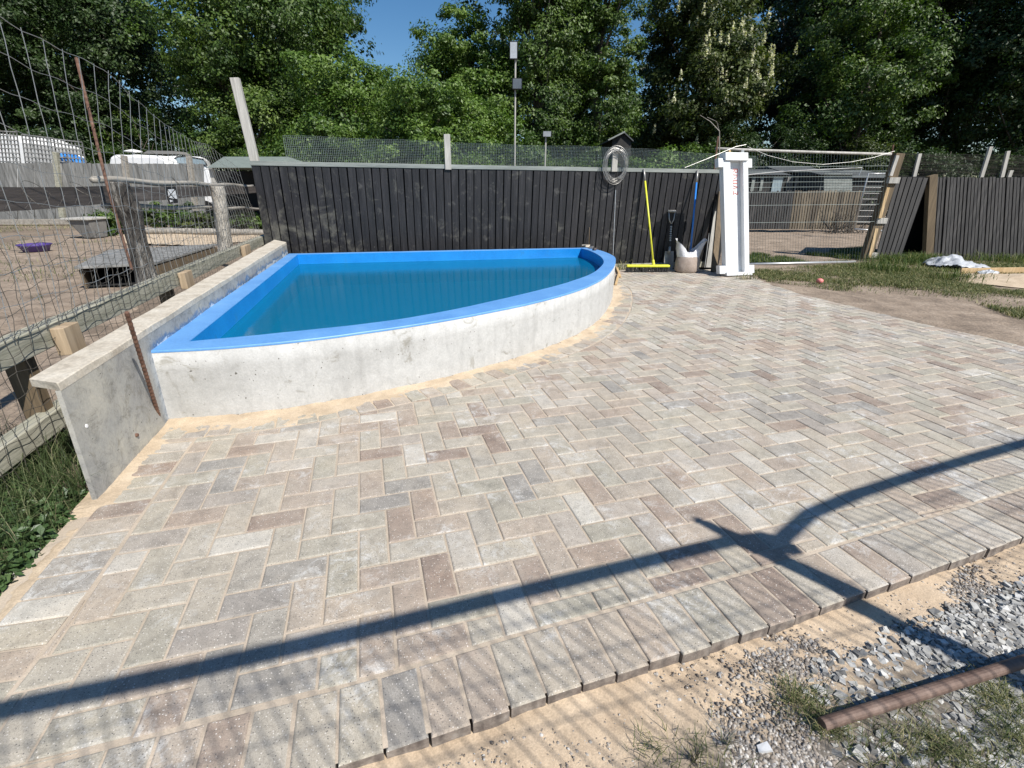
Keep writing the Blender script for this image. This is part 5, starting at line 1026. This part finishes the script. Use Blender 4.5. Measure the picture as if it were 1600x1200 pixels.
def tree(name, lab, px, Yd, top, wid, mat, n_cl=260, per=110, csz=.62, leaf=.17, seed=1, low=.12, shape='round', lean=0, shell=.5, group='trees behind the fences', trunkr=.22, hang=0, extra=None, dy=1.0, bark='bark', zoff=0):
    x0 = Y(px, 285, Yd).x; zt = Y(px, top, Yd).z; wr = wid/2*(Yd/math.cos(PIT)*1.0)/F*.97; g = random.Random(seed)
    e = empty(name, (x0, Yd, -.05), lab, 'tree', group); zl = zt*low
    if shape == 'poplar':
        ells = [(x0+g.uniform(-.15, .15)*wr, Yd+g.uniform(-.2, .2)*wr, zl+(zt-zl)*(i+.5)/5, wr*(.85+.25*g.random())*(1 if i < 4 else .6), wr*.9, (zt-zl)/5*.8, 1) for i in range(5)]
    elif shape == 'bush':
        ells = [(x0+g.uniform(-.55, .55)*wr, Yd+g.uniform(-.3, .3)*wr, max(.3, zt*g.uniform(.2, .62)), wr*g.uniform(.4, .6), wr*.5, zt*g.uniform(.3, .40), 1) for i in range(6)]
    elif shape == 'pine':
        ells = [(x0+g.uniform(-.4, .4)*wr, Yd+g.uniform(-.4, .4)*wr, zl+(zt-zl)*(i+.4)/7, wr*(1-.09*i)*g.uniform(.5, .8), wr*.6, (zt-zl)*.045, 1) for i in range(7)]
    else:
        nb = 9; ells = []
        for i in range(nb):
            a = 6.283*i/nb*1.7+g.random(); h = (i+.5)/nb; rad = wr*(.55 if h < .8 else .35); ells.append((x0+math.cos(a)*rad*g.uniform(.5, 1), Yd+math.sin(a)*rad*.8, zl+(zt-zl)*(.12+.76*h), wr*g.uniform(.42, .6), wr*.5, (zt-zl)*g.uniform(.14, .2), 1))
        ells.append((x0, Yd, zl+(zt-zl)*.5, wr*.72, wr*.6, (zt-zl)*.44, 3.0))
    V, Fc, rn, C = crown_leaves(ells, int(n_cl*1.15), int(per*1.45), csz*.95, leaf*.78, seed, shell, hang=hang)
    ok = V[Fc[:, 0], 2] > .1; mesh_np('crown', V, Fc[ok], Mt[mat], e, rn[ok])
    mb = MB(); top_t = Vector((x0+lean, Yd, zl+(zt-zl)*.72)); pts = [Vector((x0, Yd, -.05)).lerp(top_t, i/8)+Vector((.12*math.sin(i*1.7+seed)*trunkr*4*(i > 0), .1*math.sin(i*2.3)*(i > 0), 0)) for i in range(9)]
    mb.tube(pts, [trunkr*(1.25-i*.135) for i in range(9)], 9)
    sel = random.Random(seed).sample(range(len(C)), min(22, len(C)))
    for q in sel:
        c_ = Vector(C[q]); u = min(.95, max(.12, (c_.z/ max(top_t.z, .1))*.7)); s0 = pts[int(u*8)]; m_ = s0.lerp(c_, .5)+Vector((0, 0, -.04*(c_-s0).length)); mb.tube([s0, m_, c_], [trunkr*.34, trunkr*.2, trunkr*.06], 5, caps=False)
    mb.build('trunk', Mt[bark], e, smooth=True)
    if extra: extra(e, C, x0, Yd, wr, zt)
    return e
def candles(e, C, x0, Yd, wr, zt):
    g = np.random.default_rng(5); sel = C[(C[:, 1] < Yd-wr*.1)]; P = []; r_ = []
    for c_ in sel[g.permutation(len(sel))[:110]]:
        p0 = np.array([c_[0], c_[1]-.75, c_[2]+.25]); 
        for j in range(46): u = g.random(); a = g.random()*6.28; P.append(p0+[math.cos(a)*.085*(1-u*.8), math.sin(a)*.085*(1-u*.8), u*.42])
    P = np.array(P); V, Fc = leaves_np(P, g.normal(size=P.shape)+[0, -.5, .4], .075, .8); mesh_np('blossom', V, Fc, Mt['blossom'], e, g.random(len(P)))
tree('ivy_tree', 'dense dark green tree at the far left corner above the trellis', 30, 27, -230, 300, 'leaf_dark', 420, 130, .75, .19, 1, .06)
tree('broadleaf_tree', 'dark broadleaf tree with bare upper stems left of the tall pale post', 215, 29, -210, 210, 'leaf_dark', 330, 130, .75, .2, 2, .05)
tree('broadleaf_tree', 'tall green tree whose edge borders the sky gap on its right', 440, 28, -190, 300, 'leaf_mid', 520, 130, .8, .19, 3, .2)
tree('broadleaf_tree', 'leafy shorter tree behind the tall pale post and the left of the black fence', 400, 26, 60, 210, 'leaf_mid', 250, 120, .6, .16, 4, .1)
tree('broadleaf_tree', 'bright green tree filling the space under the sky gap', 570, 23, 78, 230, 'leaf_light', 300, 120, .6, .16, 5, .1)
tree('broadleaf_tree', 'pale green rounded tree low between the fence post and the floodlight pole', 690, 20, 112, 235, 'leaf_light', 330, 120, .5, .14, 6, .1)
tree('broadleaf_tree', 'green tree with a ragged top just right of the sky gap', 735, 27, 8, 190, 'leaf_light', 330, 120, .65, .18, 7, .1)
tree('poplar_tree', 'tall narrow poplar directly behind the floodlight pole', 835, 26, -220, 120, 'leaf_mid', 360, 120, .55, .16, 8, .05, 'poplar')
tree('poplar_tree', 'tall narrow poplar above the wire coil, right of the floodlight pole', 925, 26.5, -220, 105, 'leaf_mid', 360, 120, .5, .16, 9, .05, 'poplar')
tree('chestnut_tree', 'horse chestnut covered in upright cream blossom candles', 1078, 28, -60, 215, 'leaf_olive', 420, 120, .7, .2, 10, .1, extra=candles)
tree('pine_tree', 'brownish dark pine behind and right of the horse chestnut', 1205, 33, -160, 150, 'leaf_pine', 200, 170, .9, .16, 11, .35, 'pine')
tree('broadleaf_tree', 'tree with bright lit green sprays in the middle of the right side', 1320, 25.5, -60, 230, 'leaf_mid', 240, 120, .6, .17, 12, .15)
tree('broadleaf_tree', 'big dark tree mass right of the horse chestnut', 1290, 31, -260, 260, 'leaf_dark', 420, 120, .85, .2, 13, .05)
tree('broadleaf_tree', 'dark tree reaching the right edge of the view', 1590, 24, -220, 250, 'leaf_dark', 400, 120, .75, .18, 14, .08)  # dark leaf colour on the right-hand trees stands in for shade there
tree('broadleaf_tree', 'dark tree above the slatted fence panels', 1450, 27, -260, 230, 'leaf_dark', 400, 120, .8, .19, 15, .08)
tree('broadleaf_tree', 'medium green tree filling the gap between the ivy tree and its neighbour', 120, 32, -160, 190, 'leaf_mid', 260, 120, .85, .21, 16, .2)
tree('broadleaf_tree', 'far dark tree behind the two poplars', 880, 36, -60, 130, 'leaf_dark', 200, 110, .9, .24, 17, .1)
for i, (px_, Yd, tp_, wd_, mt_, lab) in enumerate(((70, 25, 150, 200, 'leaf_dark', 'dark bushy shrub rising behind the trellis'), (235, 27, 120, 170, 'leaf_mid', 'green bush directly above the white caravan'), (335, 25, 180, 130, 'leaf_light', 'yellow green bush by the open shelter roof'),
    (450, 17, 205, 150, 'leaf_mid', 'bush behind the netting at the left of the black fence'), (600, 18, 200, 170, 'leaf_mid', 'bush behind the netting left of its middle post'), (745, 17, 205, 130, 'leaf_light', 'bush behind the netting left of the floodlight pole'),
    (830, 19, 205, 110, 'leaf_mid', 'small bush behind the netting between the two floodlight poles'), (905, 18, 215, 100, 'leaf_mid', 'bush behind the netting left of the wire coil'), (1020, 17, 205, 110, 'leaf_light', 'bush behind the netting right of the wire coil'),
    (1095, 18, 215, 100, 'leaf_mid', 'bush behind the netting beside the white channel'), (1180, 24, 170, 150, 'leaf_dark', 'dark bush above the left end of the mesh gate'), (1345, 22, 195, 90, 'leaf_olive', 'olive elder bush above the barred gate'),
    (1270, 26, 180, 170, 'leaf_dark', 'dark bush above the middle of the mesh gate'), (1470, 20, 190, 190, 'leaf_dark', 'dark bush above the left part of the slatted fence'), (1600, 19, 170, 170, 'leaf_dark', 'dark bush above the right end of the slatted fence'))):  # right-hand bushes get dark leaves to carry the shade on that side
    tree('shrub', lab, px_, Yd, tp_, wd_, mt_, 110, 110, .42, .12, 40+i, .0, 'bush', group='bushes behind the fences', trunkr=.06)
# far wood closing the view
g = np.random.default_rng(77); xs = []
W_e = []
for i in range(46):
    px_ = -250+i*45; Yd = 40+g.random()*6
    if 585 < px_ < 700: tp_ = 110
    elif 960 < px_ < 1040: tp_ = 60
    else: tp_ = -150+g.random()*60
    zt = Y(px_, tp_, Yd).z; W_e.append((Y(px_, 285, Yd).x, Yd, zt*.5, 2.3, 2, zt*.5, 1))
V, Fc, rn, C = crown_leaves(W_e, 2600, 70, 1.0, .34, 99, .2); setp(mesh_np('far_wood', V, Fc, Mt['leaf_dark'], None, rn*.7), 'dark mass of woodland closing the view behind the nearer trees', 'woodland', kind='stuff')
# bare sapling
sp_ = Y(1124, 236, 8.4); mb = MB(); mb.tube([Vector((sp_.x, 8.4, 0)), sp_, Y(1124, 205, 8.4), Y(1110, 190, 8.4), Y(1094, 180, 8.4)], [.012, .01, .008, .005, .003], 5); mb.tube([Y(1124, 205, 8.4), Y(1120, 190, 8.4), Y(1105, 183, 8.5)], .003, 4); mb.build('bare_sapling', Mt['pole'], label='bare pale sapling curving above the white channel', cat='sapling', origin=(sp_.x, 8.4, 0))

# ================================================================== LOW VEGETATION AND STONES
# shrubs round the left yard bed
for i, (px_, py_, w_, h_, lab) in enumerate(((165, 366, .8, .62, 'leafy shrub beside the stone planter'), (215, 362, .9, .7, 'leafy shrub behind the gnarled post'), (275, 362, .9, .75, 'leafy shrub under the black and white sign'), (325, 362, .8, .6, 'leafy shrub left of the rounded fence post'), (378, 362, .7, .6, 'sparse grey green shrub between the rounded post and the black fence'))):
    c_ = G(px_, py_); e = empty('low_shrub', (c_.x, c_.y, 0), lab, 'shrub', 'low shrubs in the left yard'); V, Fc, rn, C = crown_leaves([(c_.x+random.uniform(-.5, .5)*w_, c_.y+.2*random.random(), h_*random.uniform(.35, .6), w_*.55, .5, h_*.45, 1) for _ in range(5)], 70, 60, .16, .085, 200+i, .2)
    mesh_np('foliage', V, Fc, Mt['leaf_olive' if i % 2 else 'leaf_mid'], e, rn); mb = MB()
    for q in range(10): p = Vector(C[q*5]); mb.tube([Vector((c_.x+random.uniform(-.2, .2), c_.y, 0)), p.lerp(Vector((c_.x, c_.y, p.z*.5)), .4), p], .01, 4)
    mb.build('stems', Mt['bark'], e)
# gravel: pebbles at the lower right
edge_n = np.array([.317, -.948]); e0 = np.array(out_edge[3])
def dist_edge(P): 
    d = np.full(len(P), 1e9)
    oe = np.array(out_edge)
    for i in range(len(oe)-1):
        a, ab = oe[i], oe[i+1]-oe[i]; t_ = np.clip(((P-a)@ab)/(ab@ab), 0, 1); d = np.minimum(d, np.linalg.norm(P-a-t_[:, None]*ab, axis=1))
    return d
view = gpoly([(560, 1240), (1180, 940), (1400, 890), (1660, 800), (1720, 1260)])
P = sample_poly(view, 110000); P = P[~in_poly(P, [tuple(p) for p in out_edge]+[(4.6, 6), (-2, 6)])]; d = dist_edge(P); nz = vnoise(P, 7, 11); w_ = np.clip((d-.12+(.5-nz)*.38)/.16, 0.025, 1); rgt = np.clip((P[:, 0]-1.0)/.5, 0, 1)
K = P[rng.random(len(P)) < w_*(1-.2*rgt)*.95]; K = K[:42000]; stones('pebbles', K, -.043, .005, .015, Mt['pebble'], .75, label='grey brown pebbles scattered over the sand in the foreground', cat='pebbles', power=2)
P = sample_poly(view, 60000); d = dist_edge(P); nz = vnoise(P, 5, 15); ww = np.clip((P[:, 0]-.72-.4*(nz-.5))/.45, 0, 1)*np.clip((d-.10)/.12, 0, 1); ww *= np.where(P[:, 1] < .75, .85, 1)
K = P[(rng.random(len(P)) < ww*.75) & (d > .05)]; stones('slate_chips', K, -.040, .005, .028, Mt['slate'], .8, True, label='pale grey angular stone chips in the lower right corner', cat='stone chips', power=3.2)
# strewn grit over sand
P = sample_poly(view, 3000); d = dist_edge(P); K = P[(d > .01)]; stones('grit', K, -.040, .003, .009, Mt['pebble'], .8, label='fine grit on the sand beside the paving edge', cat='grit')
for (px_, py_, s_, lab) in ((1196, 1168, .034, 'single bright white stone left of the rusty pipe end'), (1386, 1032, .03, 'white rounded stone on the shaded gravel above the pipe'), (1345, 1075, .03, 'flat pale stone above the left half of the pipe'), (1452, 1145, .035, 'large pale stone chip below the pipe')):
    p = G(px_, py_, -.03); o = stones('loose_stone', np.array([[p.x, p.y]]), -.036, s_*.85, s_*.86, Mt['capconc' if 'flat' in lab else 'whitebody'], .6, True); setp(o, lab, 'stone', 'loose stones in the gravel'); del o['kind']
p = G(230, 1088, .0)
# foreground grass
def tuft(px_, py_, n_, rad, h, mat='grass'):
    c_ = G(px_, py_, -.03); return np.c_[c_.x+rad*rng.normal(size=n_)*.5, c_.y+rad*rng.normal(size=n_)*.4]
P = np.vstack([tuft(1262, 1105, 260, .07, .05), tuft(1300, 1140, 160, .05, .05), tuft(1235, 1080, 90, .05, .04), tuft(1400, 1150, 160, .08, .05), tuft(1560, 1095, 420, .09, .05), tuft(1470, 1165, 300, .07, .05), tuft(1590, 1160, 500, .10, .05), tuft(1430, 1100, 80, .05, .05), tuft(1540, 1220, 400, .10, .05), tuft(1100, 1190, 130, .09, .04), tuft(1020, 1175, 60, .06, .03), tuft(1400, 1215, 200, .1, .04)])
blades('foreground_grass', P, .036, .0018, Mt['drygrass'], z0=-.04, lean=1.1, label='thin tufts of grass growing through the gravel around the rusty pipe', cat='grass')
# verge grass at the right
vg = gpoly([(1165, 420), (1330, 412), (1420, 404), (1600, 404), (1800, 405), (1800, 560), (1600, 500), (1520, 470), (1440, 462), (1330, 455), (1200, 440)])
P = sample_poly(vg, 150000); k_ = vnoise(P, 2.2, 21); P = P[rng.random(len(P)) < np.clip((k_-.33)*3.2, .05, 1)]; P = P[~in_poly(P, [tuple(G(*q)[:2]) for q in ((1500, 428), (1800, 425), (1800, 462), (1560, 452))])]
blades('verge_grass', P, .045, .006, Mt['drygrass'], z0=-.02, lean=1.0, label='rough green grass on the verge between the paving and the dark fences', cat='grass')
cl = np.vstack([tuft(x, y, n_, r_, .1) for x, y, n_, r_ in ((1400, 412, 900, .5), (1440, 410, 900, .4), (1380, 425, 500, .5), (1560, 408, 900, .9), (1660, 408, 700, .8), (1500, 440, 300, .4))])
blades('tall_grass', cl, .15, .007, Mt['grass'], z0=-.02, lean=.7, label='taller lush grass at the foot of the dark slatted panels', cat='grass')
pg = gpoly([(1168, 412), (1340, 408), (1372, 396), (1360, 385), (1290, 392), (1168, 396)]); P = sample_poly(pg, 16000); blades('paddock_grass', P[vnoise(P, 1.5, 31) > .38], .07, .009, Mt['grass'], z0=-.03, lean=1.0, label='short green grass beyond the mesh gate', cat='grass')
# sparse tufts in the left yard
P = sample_poly(gpoly([(-60, 400), (0, 350), (140, 352), (180, 380), (60, 470)]), 2600); P = P[vnoise(P, 1.2, 41) > .62]; blades('yard_grass', P, .07, .008, Mt['drygrass'], z0=-.03, lean=1, label='sparse dry grass tufts on the bare soil of the left yard', cat='grass')
# weeds in the corner left of the wall
wp = [(-2.0, 1.60), (-2.1, 2.35), (-1.84, 1.72), (-1.74, 1.42), (-1.62, 1.02), (-1.66, .8), (-2.6, .7), (-2.9, 2.0), (-2.25, 2.3)]
P = sample_poly(wp, 14000); dn = (P[:, 1]-1.25)*1.0; K = P[rng.random(len(P)) < np.clip(.25+dn, .05, .9)]
blades('corner_grass', K, .16, .003, Mt['wispgrass'], z0=-.03, lean=.7, label='long wispy grass in the shade behind the concrete wall end', cat='grass')
P = sample_poly(wp, 1900); P = P[(P[:, 1] < 1.75)]; C3 = np.c_[P, np.zeros(len(P))]; k = 9; ci = np.repeat(np.arange(len(P)), k); g2 = np.random.default_rng(3); a = g2.random(len(ci))*6.283; r_ = .014+.024*g2.random(len(ci)); hg = .01+.075*g2.random(len(P))
PP = np.c_[P[ci, 0]+np.cos(a)*r_, P[ci, 1]+np.sin(a)*r_, -.02+hg[ci]*(.4+.9*g2.random(len(ci)))]; NN = np.c_[np.cos(a)*.5, np.sin(a)*.5, np.ones(len(a))]+g2.normal(size=(len(a), 3))*.25
V, Fc = leaves_np(PP, NN, .032, .52, .25); setp(mesh_np('broad_leaf_weeds', V, Fc, Mt['weed'], None, np.clip(.5+.2*g2.normal(size=len(PP)), 0, 1)), 'low broad leaved weeds at the left edge beside the paving', 'weeds', kind='stuff')
P = sample_poly([(-1.83, 1.50), (-1.74, 1.45), (-1.60, .75), (-1.72, .7)], 900); stones('edge_gravel', P, -.02, .004, .022, Mt['slate'], .6, True, label='pale gravel between the weeds and the paving edge', cat='gravel', power=3)
C_ = smooth_curve(rim_o[:80], 1500); C_ = offs(C_, .0)+np.c_[rng.normal(size=1500), rng.normal(size=1500)]*.006; stones('pond_foot_grit', C_, .008, .003, .011, Mt['pebble'], .8, True, label='crumbs of concrete and grit along the foot of the curved pond wall', cat='grit')
# weeds by the pond end and broom
for (px_, py_, n_, h_, lab) in ((975, 421, 60, .16, 'scrappy dead weed clump between the pond end and the broom'), (1145, 436, 60, .10, 'small tuft of grass at the foot of the white channel')):
    c_ = bp(px_, py_, -.08) if px_ < 1000 else G(px_+25, py_); o = blades('weed_tuft', np.c_[c_.x+.09*rng.normal(size=n_), c_.y+.05*rng.normal(size=n_)], h_, .006, Mt['drygrass'], z0=0, lean=1.1, label=lab, cat='weed'); del o['kind']
# dead twiggy plant in the foreground sand
p0 = G(1135, 1160, -.04); twigs('dead_plant', p0, 14, .12, .0011, Mt['pole'], 'dead wiry plant standing in the foreground sand', 'plant', .003)
p1 = G(1085, 1190, -.04); twigs('dead_plant', p1, 12, .10, .0011, Mt['bark'], 'dark wiry plant at the bottom edge left of the dead pale one', 'plant', .003)
